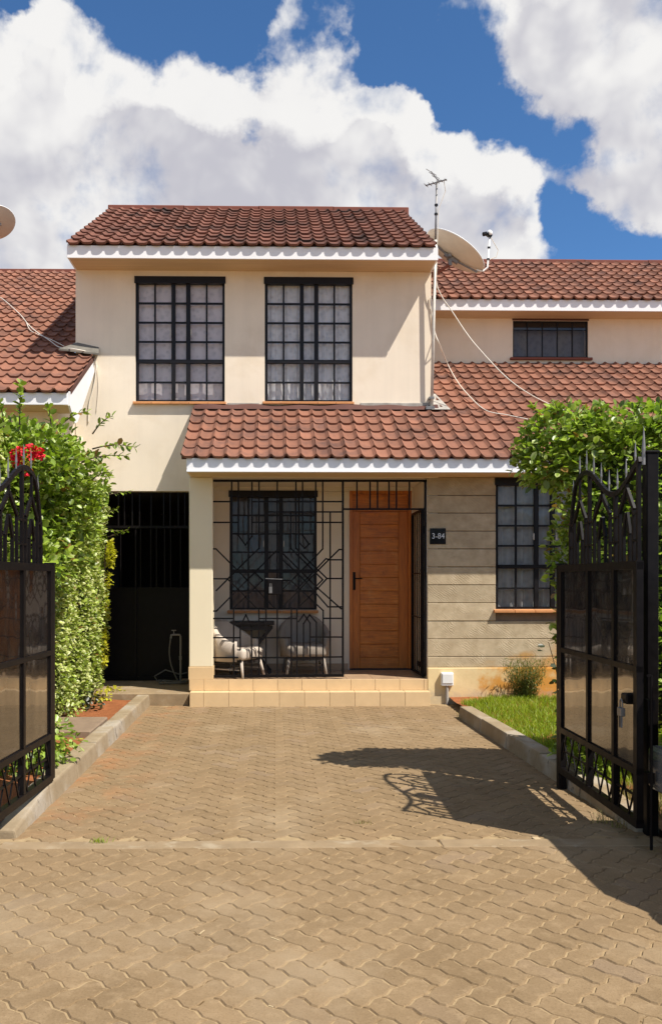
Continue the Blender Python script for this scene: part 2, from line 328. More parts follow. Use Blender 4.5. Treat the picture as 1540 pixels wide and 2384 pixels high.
# ------------------------------------------------------------------ mesh helpers
class MB:
    def __init__(s): s.v = []; s.f = []
    def poly(s, pts):
        k = len(s.v); s.v += [tuple(p) for p in pts]; s.f.append(tuple(range(k, k + len(pts)))); return s
    def hexa(s, p):                    # 8 points: bottom 4 ccw, top 4 ccw
        k = len(s.v); s.v += [tuple(q) for q in p]
        for f in ((3, 2, 1, 0), (4, 5, 6, 7), (0, 1, 5, 4), (1, 2, 6, 5), (2, 3, 7, 6), (3, 0, 4, 7)): s.f.append(tuple(k + i for i in f))
        return s
    def box(s, x0, x1, y0, y1, z0, z1):
        x0, x1 = sorted((x0, x1)); y0, y1 = sorted((y0, y1)); z0, z1 = sorted((z0, z1))
        return s.hexa([(x0, y0, z0), (x1, y0, z0), (x1, y1, z0), (x0, y1, z0), (x0, y0, z1), (x1, y0, z1), (x1, y1, z1), (x0, y1, z1)])
    def bar(s, a, b, w, h=None, side=None):     # square bar from a to b
        a = Vector(a); b = Vector(b); h = h or w; d = (b - a).normalized()
        u = Vector(side) if side else (Vector((0, 1, 0)) if abs(d.y) < .9 else Vector((1, 0, 0)))
        u = (u - d * u.dot(d)).normalized(); t = d.cross(u)
        u = u * (h / 2); t = t * (w / 2)
        return s.hexa([a - u - t, a + u - t, a + u + t, a - u + t, b - u - t, b + u - t, b + u + t, b - u + t])
    def tube(s, pts, r, n=8, cap=True):
        pts = [Vector(p) for p in pts]; rs = r if isinstance(r, (list, tuple)) else [r] * len(pts)
        k = len(s.v); ref = None
        for i, p in enumerate(pts):
            d = (pts[min(i + 1, len(pts) - 1)] - pts[max(i - 1, 0)]).normalized()
            if ref is None: ref = Vector((0, 0, 1)) if abs(d.z) < .9 else Vector((1, 0, 0))
            u = (ref - d * ref.dot(d)).normalized(); ref = u; t = d.cross(u)
            for j in range(n):
                a = 2 * math.pi * j / n; s.v.append(tuple(p + (u * math.cos(a) + t * math.sin(a)) * rs[i]))
        for i in range(len(pts) - 1):
            for j in range(n):
                a = k + i * n + j; b = k + i * n + (j + 1) % n; s.f.append((a, b, b + n, a + n))
        if cap:
            s.f.append(tuple(k + j for j in range(n))[::-1]); m = k + (len(pts) - 1) * n; s.f.append(tuple(m + j for j in range(n)))
        return s
    def grid(s, P):                    # P[i][j] -> points
        k = len(s.v); m = len(P[0])
        for row in P: s.v += [tuple(q) for q in row]
        for i in range(len(P) - 1):
            for j in range(m - 1): s.f.append((k + i * m + j, k + i * m + j + 1, k + (i + 1) * m + j + 1, k + (i + 1) * m + j))
        return s
    def lathe(s, c, prof, n=16, axis=None, ux=None):
        c = Vector(c); ax = Vector(axis or (0, 0, 1)).normalized(); u = Vector(ux) if ux else ax.orthogonal(); u = (u - ax * u.dot(ax)).normalized(); t = ax.cross(u)
        k = len(s.v)
        for (r, h) in prof:
            for j in range(n):
                a = 2 * math.pi * j / n; s.v.append(tuple(c + ax * h + (u * math.cos(a) + t * math.sin(a)) * r))
        for i in range(len(prof) - 1):
            for j in range(n):
                a = k + i * n + j; b = k + i * n + (j + 1) % n; s.f.append((a, b, b + n, a + n))
        return s
def wpos(o):
    p = Vector((0, 0, 0))
    while o is not None: p += o.location; o = o.parent
    return p
def link(o, parent=None):
    COL.objects.link(o)
    if parent is not None: o.parent = parent
    return o
def mesh_obj(name, me, parent=None, loc=None):
    o = bpy.data.objects.new(name, me); link(o, parent)
    if loc is not None: o.location = Vector(loc) - (wpos(parent) if parent else Vector((0, 0, 0)))
    return o
def build(name, mb, mat, parent=None, bevel=0.0, smooth=False, seg=1, origin=None, weld=False):
    v = np.array(mb.v, dtype=float)
    lo, hi = v.min(0), v.max(0)
    c = Vector(((lo[0] + hi[0]) / 2, (lo[1] + hi[1]) / 2, lo[2])) if origin is None else Vector(origin)
    me = bpy.data.meshes.new(name); me.from_pydata([tuple(x) for x in (v - np.array(c))], [], mb.f); me.update()
    if bevel or weld:
        bm = bmesh.new(); bm.from_mesh(me); bmesh.ops.remove_doubles(bm, verts=bm.verts, dist=1e-5)
        if bevel: bmesh.ops.bevel(bm, geom=[e for e in bm.edges if e.calc_length() > bevel * 2.2], offset=bevel, segments=seg, affect='EDGES', profile=.6)
        bm.to_mesh(me); bm.free()
    if smooth: me.polygons.foreach_set('use_smooth', [True] * len(me.polygons))
    for mm in ([mat] if isinstance(mat, str) else mat): me.materials.append(MATS[mm])
    return mesh_obj(name, me, parent, c)
def tag(o, label, cat=None, group=None, kind=None):
    if label: o['label'] = label
    if cat: o['category'] = cat
    if group: o['group'] = group
    if kind: o['kind'] = kind
    return o
def thing(name, loc, label, cat, group=None):
    o = bpy.data.objects.new(name, None); o.empty_display_size = .2; link(o); o.location = loc
    return tag(o, label, cat, group)
def fast_mesh(name, V, Fq, mat, attr=None):            # numpy verts, list of face arrays (n,k)
    me = bpy.data.meshes.new(name); V = np.asarray(V, dtype=np.float32).reshape(-1, 3)
    Fs = Fq if isinstance(Fq, list) else [Fq]
    loops = np.concatenate([f.reshape(-1) for f in Fs]); tot = np.concatenate([np.full(len(f), f.shape[1]) for f in Fs])
    st = np.concatenate([[0], np.cumsum(tot)[:-1]])
    me.vertices.add(len(V)); me.vertices.foreach_set('co', V.ravel())
    me.loops.add(len(loops)); me.loops.foreach_set('vertex_index', loops.astype(np.int32))
    me.polygons.add(len(tot)); me.polygons.foreach_set('loop_start', st.astype(np.int32)); me.polygons.foreach_set('loop_total', tot.astype(np.int32))
    me.update(calc_edges=True)
    if attr is not None:
        a = me.attributes.new('rim', 'FLOAT', 'POINT'); a.data.foreach_set('value', np.asarray(attr, dtype=np.float32))
    me.materials.append(MATS[mat]); return me

# ------------------------------------------------------------------ setting: ground, paving, kerbs, beds
GY = 10.75                                             # back edge of the driveway at the house
XKL = -1.55                                            # inner edges of the kerbs
def xkr(Y): return 2.08 + .033 * (9.6 - Y)
g = MB(); nseg = 24
for i in range(nseg):
    for j in range(nseg):
        pass
gr = build('ground', MB().poly([(-400, -400, -.035), (400, -400, -.035), (400, 400, -.035), (-400, 400, -.035)]), 'ground_earth'); gr['kind'] = 'structure'
road = build('road', MB().poly([(-30, -12, -.0062), (30, -12, -.0062), (30, 5.12, -.0062), (-30, 5.12, -.0062)]), 'sand_joint'); road['kind'] = 'structure'
drive = build('driveway', MB().poly([(-1.75, 5.10, -.0058), (2.35, 5.10, -.0058), (2.2, GY + .1, -.0058), (-1.75, GY + .1, -.0058)]), 'sand_joint'); drive['kind'] = 'structure'
WP = .1115
def paver_outline(w, h):
    a = .070; prof = [(0, 0), (.28, a), (.72, -a)]; pts = []
    for i in range(w): pts += [(i + t, o) for t, o in prof]
    for j in range(h): pts += [(w + o, j + t) for t, o in prof]
    for i in reversed(range(w)): pts += [(i + 1 - t, h + prof[k][1] * (1 if k == 0 else 1)) for k, t in ((0, 0),)] + [(i + .72, h - a), (i + .28, h + a)]
    for j in reversed(range(h)): pts += [(0, j + 1), (-a, j + .72), (a, j + .28)]
    return pts
def inset(pts, d):
    n = len(pts); out = []
    for i in range(n):
        p0, p, p1 = Vector(pts[i - 1]), Vector(pts[i]), Vector(pts[(i + 1) % n])
        e0 = (p - p0).normalized(); e1 = (p1 - p).normalized(); nn = Vector((-(e0.y + e1.y), e0.x + e1.x))
        if nn.length < 1e-6: nn = Vector((-e0.y, e0.x))
        nn.normalize(); out.append(p + nn * d)
    return out
PAV = {}
for key, (w, h, ang) in {'h+': (2, 1, 45), 'v+': (1, 2, 45), 'h-': (2, 1, -45), 'v-': (1, 2, -45)}.items():
    rot = Matrix.Rotation(R(ang), 2)
    o0 = paver_outline(w, h); c = Vector((w / 2, h / 2))
    pass
    r1 = [(rot @ (p - c)) * WP for p in inset(o0, .022)]; r0 = [(rot @ (p - c)) * WP for p in inset(o0, .078)]
    n = len(r0); V = [(p.x, p.y, 0) for p in r0] + [(p.x, p.y, -.0075) for p in r1]
    Fc = [tuple(range(n))] + [(i, n + i, n + (i + 1) % n, (i + 1) % n) for i in range(n)]
    Fc = [Fc[0]] + [tuple(reversed(f)) for f in Fc[1:]]
    me = bpy.data.meshes.new('paver'); me.from_pydata(V, [], Fc); me.update(); me.materials.append(MATS['paver'])
    PAV[key] = (me, np.array(V), Fc)
def lay_pavers(parent, inside, x0, x1, y0, y1, sg='+'):
    spots = []
    ca = math.cos(R(45)); K = int((max(abs(x0), abs(x1)) + max(abs(y0), abs(y1))) / WP) + 4
    for i in range(-K, K):
        for j in range(-K, K):
            m = (i - j) % 4
            if m == 0: gx, gy, k = i + 1, j + .5, 'h' + sg
            elif m == 3: gx, gy, k = i + .5, j + 1, 'v' + sg
            else: continue
            X, Y = ((gx - gy) * ca * WP, (gx + gy) * ca * WP) if sg == '+' else ((gx + gy) * ca * WP, (gy - gx) * ca * WP)
            if x0 <= X <= x1 and y0 <= Y <= y1 and inside(X, Y): spots.append((X, Y, k))
    vis = [s for s in spots if seen((s[0], s[1], 0), 25)]
    vis.sort(key=lambda s: s[1]); near = set(vis[:300])
    VV, FF, off = [], [], 0
    for s in spots:
        X, Y, k = s; me, V, Fc = PAV[k]
        ez, tx, ty = random.uniform(-.0022, .0016), random.uniform(-.010, .010), random.uniform(-.010, .010)
        if s in near:
            o = mesh_obj('paver', me, parent, (X, Y, ez)); o.rotation_euler = (tx, ty, random.uniform(-.008, .008))
        else:
            W = V.copy(); W[:, 2] += ez + V[:, 0] * -ty + V[:, 1] * tx; W[:, 0] += X; W[:, 1] += Y
            VV.append(W); FF += [tuple(off + q for q in f) for f in Fc]; off += len(W)
    if VV:
        V = np.concatenate(VV); c = np.array(wpos(parent)); me = bpy.data.meshes.new('paver_field'); me.from_pydata((V - c).tolist(), [], FF); me.update()
        me.materials.append(MATS['paver']); o = bpy.data.objects.new('paver_field', me); link(o, parent); o['kind'] = 'stuff'
lay_pavers(road, lambda x, y: True, -4.6, 4.8, 1.2, 5.06, '-')
lay_pavers(drive, lambda x, y: XKL - .1 < x < xkr(y) + .1, -1.7, 2.4, 5.17, GY)
strip_y0, strip_y1 = gnd(700, 1974).y, gnd(700, 1957).y
es = build('road', MB().box(-12, -11.99, 0, .01, -.05, -.04), 'concrete')      # replaced below by the edging blocks
bpy.data.objects.remove(es)
edging = MB(); ex = [-6.2, -3.9, -1.63, .98, 2.3, 4.6, 7.0]
ed0 = build('edging_strip', MB().box(-6.2, 7.0, strip_y0 + .01, strip_y1 - .01, -.06, -.004), 'sand_joint'); ed0['kind'] = 'structure'
for a, b in zip(ex[:-1], ex[1:]):
    build('edging_block', MB().box(a + .006, b - .006, strip_y0 - .006, strip_y1 + .0, -.05, .001 + random.uniform(0, .003)), 'concrete', ed0, bevel=.006)
# kerbs: cast blocks
def kerb_line(name, p0, p1, side, h0, n, lab, first_round=False):
    k0 = thing(name, (p0[0], p0[1], 0), lab, 'kerb')
    p0, p1 = Vector((*p0, 0)), Vector((*p1, 0)); d = (p1 - p0).normalized(); nrm = Vector((d.y, -d.x, 0)) * side; L = (p1 - p0).length
    for i in range(n):
        a = p0 + d * (L * i / n + .004); b = p0 + d * (L * (i + 1) / n - .004); h = h0 + random.uniform(-.006, .006); w = .17
        j = nrm * random.uniform(-.006, .006); a = a + j; b = b + j
        t = .025
        ha = h if not (first_round and i == 0) else h * .35
        build('kerb_block', MB().hexa([a + Vector((0, 0, -.05)), b + Vector((0, 0, -.05)), b + nrm * w + Vector((0, 0, -.05)), a + nrm * w + Vector((0, 0, -.05)),
              a + nrm * t + Vector((0, 0, ha)), b + nrm * t + Vector((0, 0, h)), b + nrm * w + Vector((0, 0, h)), a + nrm * w + Vector((0, 0, ha))]), 'kerb_concrete', k0, bevel=.014, seg=2)
    return k0
kerb_line('kerb', (XKL, 5.24), (XKL, GY + .05), -1, .135, 7, 'concrete kerb of blocks along the red soil bed and leafy hedge', True)
kerb_line('kerb', (xkr(5.3), 5.3), (xkr(9.75), 9.75), 1, .135, 5, 'concrete kerb of blocks between the driveway and the lawn', True)
ka, kb = gnd(1106, 1629), gnd(1192, 1640)
kerb_line('kerb', (ka.x, ka.y), (kb.x, kb.y), -1, .13, 1, 'short low kerb block at the back corner of the lawn by the wall')
# planting beds
def patch_top(x0, x1, y0, y1, z, amp, n=26):
    P = []
    for i in range(n + 1):
        row = []
        for j in range(n + 1):
            x = x0 + (x1 - x0) * i / n; y = y0 + (y1 - y0) * j / n
            row.append((x, y, z + amp * (math.sin(x * 5.1 + y * 2.3) + math.sin(x * 2.3 - y * 6.1) + random.uniform(-.8, .8)) * .5))
        P.append(row)
    return P
bed = build('soil_bed', MB().grid(patch_top(-6, XKL - .15, 5.25, 10.72, .075, .018)), 'red_soil', smooth=True); bed['kind'] = 'structure'
lawn = build('lawn', MB().grid(patch_top(2.2, 7.5, 6.0, 10.95, .085, .012)), 'red_soil', smooth=True); lawn['kind'] = 'structure'
verge = build('verge', MB().grid(patch_top(2.36, 7.5, 5.1, 6.0, .05, .012)), 'ground_earth', smooth=True); verge['kind'] = 'structure'
pth = build('path', MB().box(1.95, 2.34, 9.72, 10.86, -.03, -.004), 'sand_joint'); pth['kind'] = 'structure'
slab = build('passage_slab', MB().box(-3.2, -1.075, 10.74, 12.6, -.03, .155), 'concrete', bevel=.012); slab['kind'] = 'structure'
mh = build('drain_cover', MB().box(-2.9, -1.735, 8.12, 8.95, .03, .148), 'concrete_dark', bevel=.012)
tag(mh, 'grey concrete drain cover slab lying in the red soil bed', 'drain cover')
def blades(n, fx, zfun, h0, h1, w, lean):
    x, y = fx(n); n = len(x); h = RNG.uniform(h0, h1, n); a = RNG.uniform(0, 2 * np.pi, n); b = RNG.uniform(0, 2 * np.pi, n); l = RNG.uniform(0, lean, n) * h
    z = np.full(n, zfun) if np.isscalar(zfun) else zfun(x, y)
    p0 = np.stack([x - np.cos(a) * w, y - np.sin(a) * w, z], 1); p1 = np.stack([x + np.cos(a) * w, y + np.sin(a) * w, z], 1)
    m = np.stack([x + np.cos(b) * l * .35, y + np.sin(b) * l * .35, z + h * .6], 1); q = np.stack([np.cos(a) * w * .7, np.sin(a) * w * .7, 0 * a], 1)
    t = np.stack([x + np.cos(b) * l, y + np.sin(b) * l, z + h], 1)
    V = np.stack([p0, p1, m + q, m - q, t], 1).reshape(-1, 3); i = np.arange(n)[:, None] * 5
    return V, [i + np.array([[0, 1, 2, 3]]), i + np.array([[3, 2, 4]])]
def in_lawn(n):
    y = RNG.uniform(6.1, 10.7, n); x = RNG.uniform(2.2, 5.2, n)
    edge = 2.08 + .033 * (9.6 - y) + .17
    back = 10.74 + .05 * np.sin(x * 7) - np.clip((2.75 - x) * .9, 0, .8)
    k = (x > edge + .02 * np.sin(y * 9)) & (y < back); return x[k], y[k]
V, Fq = blades(52000, in_lawn, .085, .03, .085, .0032, .9)
go = mesh_obj('grass', fast_mesh('grass', V, Fq, 'grass_blade')); tag(go, 'short sunlit green lawn grass inside the concrete kerb', 'grass', kind='stuff')
def in_verge(n):
    y = RNG.uniform(5.4, 6.15, n); x = RNG.uniform(2.38, 4.4, n); return x, y
V, Fq = blades(6000, in_verge, .05, .03, .12, .003, .8)
go = mesh_obj('dry_grass', fast_mesh('dry_grass', V, Fq, 'dry_grass')); tag(go, 'dry straw coloured grass on the verge behind the gate post', 'grass', kind='stuff')
def tuft(px, py, n, h, mat, lab, z=0.0):
    c = gnd(px, py, z)
    V, Fq = blades(n, lambda k: (c.x + RNG.normal(0, .03, k), c.y + RNG.normal(0, .012, k)), z - .005, h * .5, h, .0022, 1.3)
    o = mesh_obj('weed', fast_mesh('weed', V, Fq, mat)); tag(o, lab, 'weed', 'weeds in the paving')
tuft(232, 1963, 40, .05, 'grass_blade', 'small green weed in the joint of the concrete edging strip')
tuft(1402, 1916, 26, .11, 'dry_grass', 'pale dry weed sprig at the foot of the kerb under the gate')
tuft(1440, 1927, 22, .09, 'dry_grass', 'pale dry weed sprig near the post end of the kerb')
tuft(845, 1918, 30, .035, 'dry_grass', 'flat dry weed tuft growing in the middle of the driveway')
tuft(1075, 1672, 30, .09, 'grass_blade', 'green weed by the rounded corner of the lawn kerb')
tuft(1085, 1628, 60, .07, 'grass_blade', 'green weed at the foot of the plaster plinth')

# ------------------------------------------------------------------ the house
WY = 11.95                      # main wall plane
PY = 10.82                      # porch front
SY = 10.85                      # stone wall plane
RY = 13.96                      # recessed upper wall
XL, XR = at(176, 700, WY).x, at(1003, 700, WY).x
house = thing('terraced_house', (.4, PY, 0), 'cream terraced house with red tiled roofs, porch and dressed stone front', 'house')
nbr = thing('neighbouring_house', (-4.5, 11.2, 0), 'neighbouring house with red tiled roof behind the rose hedge', 'house')
def wall_xz(name, x0, x1, z0, z1, Y, th, holes, mat, parent):
    xs = sorted({x0, x1, *[min(max(h[i], x0), x1) for h in holes for i in (0, 1)]}); zs = sorted({z0, z1, *[min(max(h[i], z0), z1) for h in holes for i in (2, 3)]})
    def solid(i, j):
        if i < 0 or j < 0 or i >= len(xs) - 1 or j >= len(zs) - 1: return False
        cx, cz = (xs[i] + xs[i + 1]) / 2, (zs[j] + zs[j + 1]) / 2
        return not any(h[0] < cx < h[1] and h[2] < cz < h[3] for h in holes)
    m = MB()
    for i in range(len(xs) - 1):
        for j in range(len(zs) - 1):
            if not solid(i, j): continue
            a, b, c, d = xs[i], xs[i + 1], zs[j], zs[j + 1]; y0, y1 = Y, Y + th
            m.poly([(a, y0, c), (b, y0, c), (b, y0, d), (a, y0, d)]); m.poly([(b, y1, c), (a, y1, c), (a, y1, d), (b, y1, d)])
            if not solid(i - 1, j): m.poly([(a, y1, c), (a, y0, c), (a, y0, d), (a, y1, d)])
            if not solid(i + 1, j): m.poly([(b, y0, c), (b, y1, c), (b, y1, d), (b, y0, d)])
            if not solid(i, j - 1): m.poly([(a, y1, c), (b, y1, c), (b, y0, c), (a, y0, c)])
            if not solid(i, j + 1): m.poly([(a, y0, d), (b, y0, d), (b, y1, d), (a, y1, d)])
    return build(name, m, mat, parent, weld=True)
def rect(px0, px1, py0, py1, Y):
    a = at(px0, py1, Y); b = at(px1, py0, Y); return (a.x, b.x, a.z, b.z)
winA = rect(315, 523, 645, 934, WY); winB = rect(616, 820, 647, 934, WY)
winC = rect(534, 737, 1143, 1420, WY); doorR = rect(813, 957, 1143, 1541, WY)
winD = (at(1153, 1200, SY).x, at(1153, 1200, SY).x + 1.25, at(1153, 1418, SY).z, at(1153, 1114, SY).z)
winE = rect(1193, 1368, 747, 832, RY)
ZL = at(350, 1143, WY).z                     # lintel over the passage
XP0, XP1 = at(440, 1300, PY).x, at(495, 1300, PY).x
XJ = at(994, 1300, PY).x                     # porch right jamb
ZF = .315                                    # porch floor
ZT = 5.865                                   # upper wall top / soffit
def q(h): return h
wall_xz('bedroom_wall', XL, XR, ZL, ZT, WY, .18, [winA, winB], 'plaster', house)
wall_xz('porch_wall', XP0, XJ + .14, ZF, ZL - .003, WY + .003, .18, [winC, (doorR[0], doorR[1], ZF - 1, doorR[3])], 'plaster_plain', house)
build('side_wall', MB().box(XR - .16, XR - .002, WY + .18, 16.2, 2.8, ZT + .02), 'plaster', house)
build('side_wall', MB().box(XL + .002, XL + .16, WY + .18, 16.2, 2.85, ZT + .02), 'plaster', house)
build('back_wall', MB().box(XL, XR, 16.2, 16.35, 0, ZT + .3), 'room_shade_paint', house)
build('ceiling_slab', MB().box(XL + .002, 6.2, WY + .185, 16.15, ZL + .04, ZL + .16), 'plaster_plain', house)
build('attic_slab', MB().box(XL + .165, XR - .165, WY + .185, 16.1, ZT - .06, ZT), 'room_shade_paint', house)
build('porch_side_wall', MB().box(XP0 + .004, XP0 + .15, PY + .32, WY + .003, ZF, ZL - .01), 'plaster_plain', house)
build('porch_side_wall', MB().box(XJ, XJ + .14, SY + .02, WY + .003, ZF, 2.858), 'plaster_plain', house)
wall_xz('inner_wall', XP0 + .15, 6.2, 0, ZL, 14.5, .12, [], 'room_shade_paint', house)
build('partition_wall', MB().box(XP0, XP0 + .15, WY + .185, 14.5, 0, ZL), 'room_shade_paint', house)
# pillar, beam and porch floor
build('porch_pillar', MB().box(XP0, XP1, PY, PY + .31, ZF + .16, 2.86), 'pillar_paint', house, bevel=.008)
sk = MB().box(XP0 - .008, XP1 + .008, PY - .008, PY + .318, ZF, ZF + .16); build('pillar_skirting', sk, 'step_tile', house, bevel=.004)
build('porch_ceiling', MB().box(XP0, XJ + .14, PY + .01, WY, 2.862, 2.90), 'plaster_plain', house)
XS0, XS1 = at(441, 1620, 10.64).x, at(1001, 1620, 10.64).x
stp = build('porch_step', MB().box(XS0 + .012, XS1 - .012, 10.652, PY + .02, -.03, .166), 'grout', house)
n = 10; wt = (XS1 - XS0) / 9.55
x = XS0
k = 0
while x < XS1 - .02:
    x1 = min(XS1, x + wt * (.55 if k == 0 else 1)); 
    build('tile', MB().box(x + .0018, x1 - .0018, 10.640, 10.652, -.02, .176), 'step_tile', stp, bevel=.002)
    build('tile', MB().box(x + .0018, x1 - .0018, 10.6525, PY - .011, .166, .176), 'step_tile', stp, bevel=.002)
    x = x1; k += 1
flo = build('porch_floor', MB().box(XP0 + .01, XJ - .004, PY - .0, WY + .003, .02, ZF - .012), 'grout', house)
x = XP0; k = 0
while x < XJ - .02:
    x1 = min(XJ, x + wt * (.6 if k == 0 else .985))
    build('tile', MB().box(x + .0018, x1 - .0018, PY - .011, PY + .0, .178, ZF), 'step_tile', flo, bevel=.002)
    x = x1; k += 1
x = XP0 + .01; 
while x < XJ - .02:
    x1 = min(XJ - .006, x + .33); y = PY
    while y < WY - .02:
        y1 = min(WY, y + .33)
        build('tile', MB().box(x + .002, x1 - .002, y + .002, y1 - .002, ZF - .012, ZF), 'floor_tile', flo); y = y1
    x = x1
skb = build('skirting', MB().box(XP0 + .16, doorR[0] - .02, WY - .012, WY + .002, ZF, ZF + .09), 'floor_tile', house)
build('room_ceiling', MB().box(XJ + .14, 6.2, SY + .195, WY + .184, 2.88, 2.93), 'room_shade_paint', house)
# stone front
XSE = 6.2
ss = build('stone_backing', MB().box(0, .1, 0, .1, 0, .1), 'dressed_stone'); bpy.data.objects.remove(ss)
stone = wall_xz('stone_wall', XJ + .006, XSE, -.02, 2.93, SY + .03, .16, [winD], 'concrete_dark', house)
ytops = [1114, 1153, 1197, 1240.5, 1283, 1324, 1367, 1409.5, 1451, 1493.5, 1534.5, 1552]
zc = [2.874] + [at(1050, yy, SY).z for yy in (1153, 1194.5, 1236.5, 1278, 1320, 1362, 1404, 1446, 1488, 1529)] + [at(1050, 1566 - 12, SY).z]
for i in range(len(zc) - 1):
    z1, z0 = zc[i] - .004, zc[i + 1] + .004
    spans = [(XJ + .008, XSE)]
    if z1 > winD[2] + .02: spans = [(XJ + .008, winD[0]), (winD[1], XSE)]
    for a, b in spans:
        if z1 > winD[2] and z0 < winD[2] and False: pass
        jut = random.uniform(-.005, .003)
        build('stone_course', MB().box(a, b, SY + jut, SY + .03, z0, z1), 'dressed_stone', stone, bevel=.004)
build('plinth', MB().box(XJ + .004, XSE, SY - .025, SY + .032, -.03, zc[-1] - .002), 'plinth_paint', house, bevel=.008)
# recessed upper wall, right
wall_xz('recess_wall', XR - .05, 8.2, 4.7, ZT - .01, RY, .16, [winE], 'plaster', house)
build('recess_back', MB().box(XR, 8.2, RY + 1.6, RY + 1.7, 4.6, ZT), 'room_shade_paint', house)
fl = build('flashing', MB().box(XR + .002, 8.2, RY - .012, RY + .002, at(1200, 858, RY).z - .05, at(1200, 846, RY).z), 'cement_grey', house)
build('flashing', MB().box(at(838, 940, WY).x, XR, WY - .02, WY + .002, at(900, 962, WY).z, at(900, 938, WY).z), 'cement_grey', house, bevel=.006)
build('flashing', MB().box(at(529, 940, WY).x, at(603, 940, WY).x, WY - .014, WY + .002, at(560, 962, WY).z, at(560, 938, WY).z), 'cement_grey', house, bevel=.006)

# ------------------------------------------------------------------ windows
def window(hole, Y, parent, hdr=True, cols=None, curtain=None, lab=None, broken=False):
    x0, x1, z0, z1 = hole; W, H = x1 - x0, z1 - z0; fy0, fy1 = Y + .035, Y + .07
    X = lambda t: x0 + W * t; Z = lambda t: z1 - H * t
    m = MB(); e = .028
    m.box(x0, x0 + .04, fy0, fy1, z0, z1); m.box(x1 - .035, x1, fy0, fy1, z0, z1)
    m.box(x0 + .04, x1 - .035, fy0, fy1, z0, z0 + .028); m.box(x0 - .012, x1 + .012, Y - .018, fy1, z1 - H * .052, z1 + .004)
    cs = [.038, .205, .225, .40, .445, .565, .612, .785, .805, .975]          # pane edges across
    rs = [.062, .197, .212, .353, .367, .508, .522, .660, .690, .835, .849, .985]
    w = build('window', m, 'black_frame', parent)
    for a, b in ((.40, .445), (.565, .612)): build('mullion', MB().box(X(a), X(b), fy0 - .012, fy1 - .002, z0 + .028, z1 - H * .052), 'black_frame', w, bevel=.003)
    build('transom', MB().box(x0 + .04, x1 - .035, fy0 - .016, fy1 - .004, Z(.690), Z(.660)), 'black_frame', w, bevel=.003)
    for a, b in ((.205, .225), (.785, .805)): build('glazing_bar', MB().box(X(a), X(b), fy0 + .004, fy1 - .006, z0 + .028, z1 - H * .052), 'black_frame', w)
    for i in (1, 3, 5, 9):
        build('glazing_bar', MB().box(x0 + .04, x1 - .035, fy0 + .006, fy1 - .008, Z(rs[i + 1]), Z(rs[i])), 'black_frame', w)
    for ci in range(5):
        for ri in range(6):
            a, b = X(cs[2 * ci]) - .004, X(cs[2 * ci + 1]) + .004; c, d = Z(rs[2 * ri + 1]) - .004, Z(rs[2 * ri]) + .004
            t = random.uniform(-.004, .004); u = random.uniform(-.004, .004); yy = fy0 + .018
            build('pane', MB().poly([(a, yy + t, c), (b, yy - t, c), (b, yy - t + u, d), (a, yy + t + u, d)]), 'glass', w)
    for s, xx in ((-1, X(.39)), (1, X(.622))):
        build('handle', MB().bar((xx, fy0 - .03, Z(.47)), (xx, fy0 - .03, Z(.42)), .010).bar((xx, fy0 - .03, Z(.445)), (xx, fy0 + .02, Z(.445)), .010), 'pale_metal', w)
    sl = MB(); n = 5; xx = x0 - .03
    for i in range(n):
        a = x0 - .03 + (W + .05) * i / n; b = x0 - .03 + (W + .05) * (i + 1) / n
        build('sill', MB().hexa([(a + .002, Y - .06, z0 - .045), (b - .002, Y - .06, z0 - .045), (b - .002, Y + .10, z0 - .03), (a + .002, Y + .10, z0 - .03), (a + .002, Y - .06, z0 - .012), (b - .002, Y - .06, z0 - .012), (b - .002, Y + .10, z0 + .004), (a + .002, Y + .10, z0 + .004)]), 'sill_orange', w, bevel=.003)
    return w
def curtain(hole, Y, mat, lab, top=.04, folds=9, amp=.018, bottom=0.02, split=None):
    x0, x1, z0, z1 = hole; W = x1 - x0; n = folds * 8; P = []
    for j in range(7):
        t = j / 6; row = []
        for i in range(n + 1):
            u = i / n; ph = 2 * math.pi * folds * u
            row.append((x0 - .06 + (W + .12) * u + .006 * math.sin(ph * .5 + t), Y + amp * (math.sin(ph) + .45 * math.sin(ph * 2.3 + 1.7)) * (.55 + .45 * t), z1 + top - (z1 - z0 + top + bottom) * t))
        P.append(row)
    o = build('curtain', MB().grid(P), mat, None, smooth=True); tag(o, lab, 'curtain'); return o
window(winA, WY, house); window(winB, WY, house); window(winC, WY, house); window(winD, SY, house)
curtain(winA, WY + .125, 'curtain_lace', 'flat lilac grey lace curtain in the upper window over the passage', folds=4, amp=.008)
curtain(winB, WY + .125, 'curtain_sheer', 'pleated white sheer curtain in the upper window over the porch roof', folds=13, amp=.02)
curtain(winC, WY + .32, 'curtain_dim', 'dim grey curtain behind the porch window', folds=11, amp=.02)
curtain(winD, SY + .13, 'curtain_grey', 'white curtain in the ground floor window of the stone wall', folds=9, amp=.022)
build('room_shell', MB().poly([(XL + .2, 13.2, 2.9), (XR - .2, 13.2, 2.9), (XR - .2, 13.2, ZT), (XL + .2, 13.2, ZT)]), 'room_shade_paint', house)  # dark sheet behind the panes, stands in for the unlit bedrooms
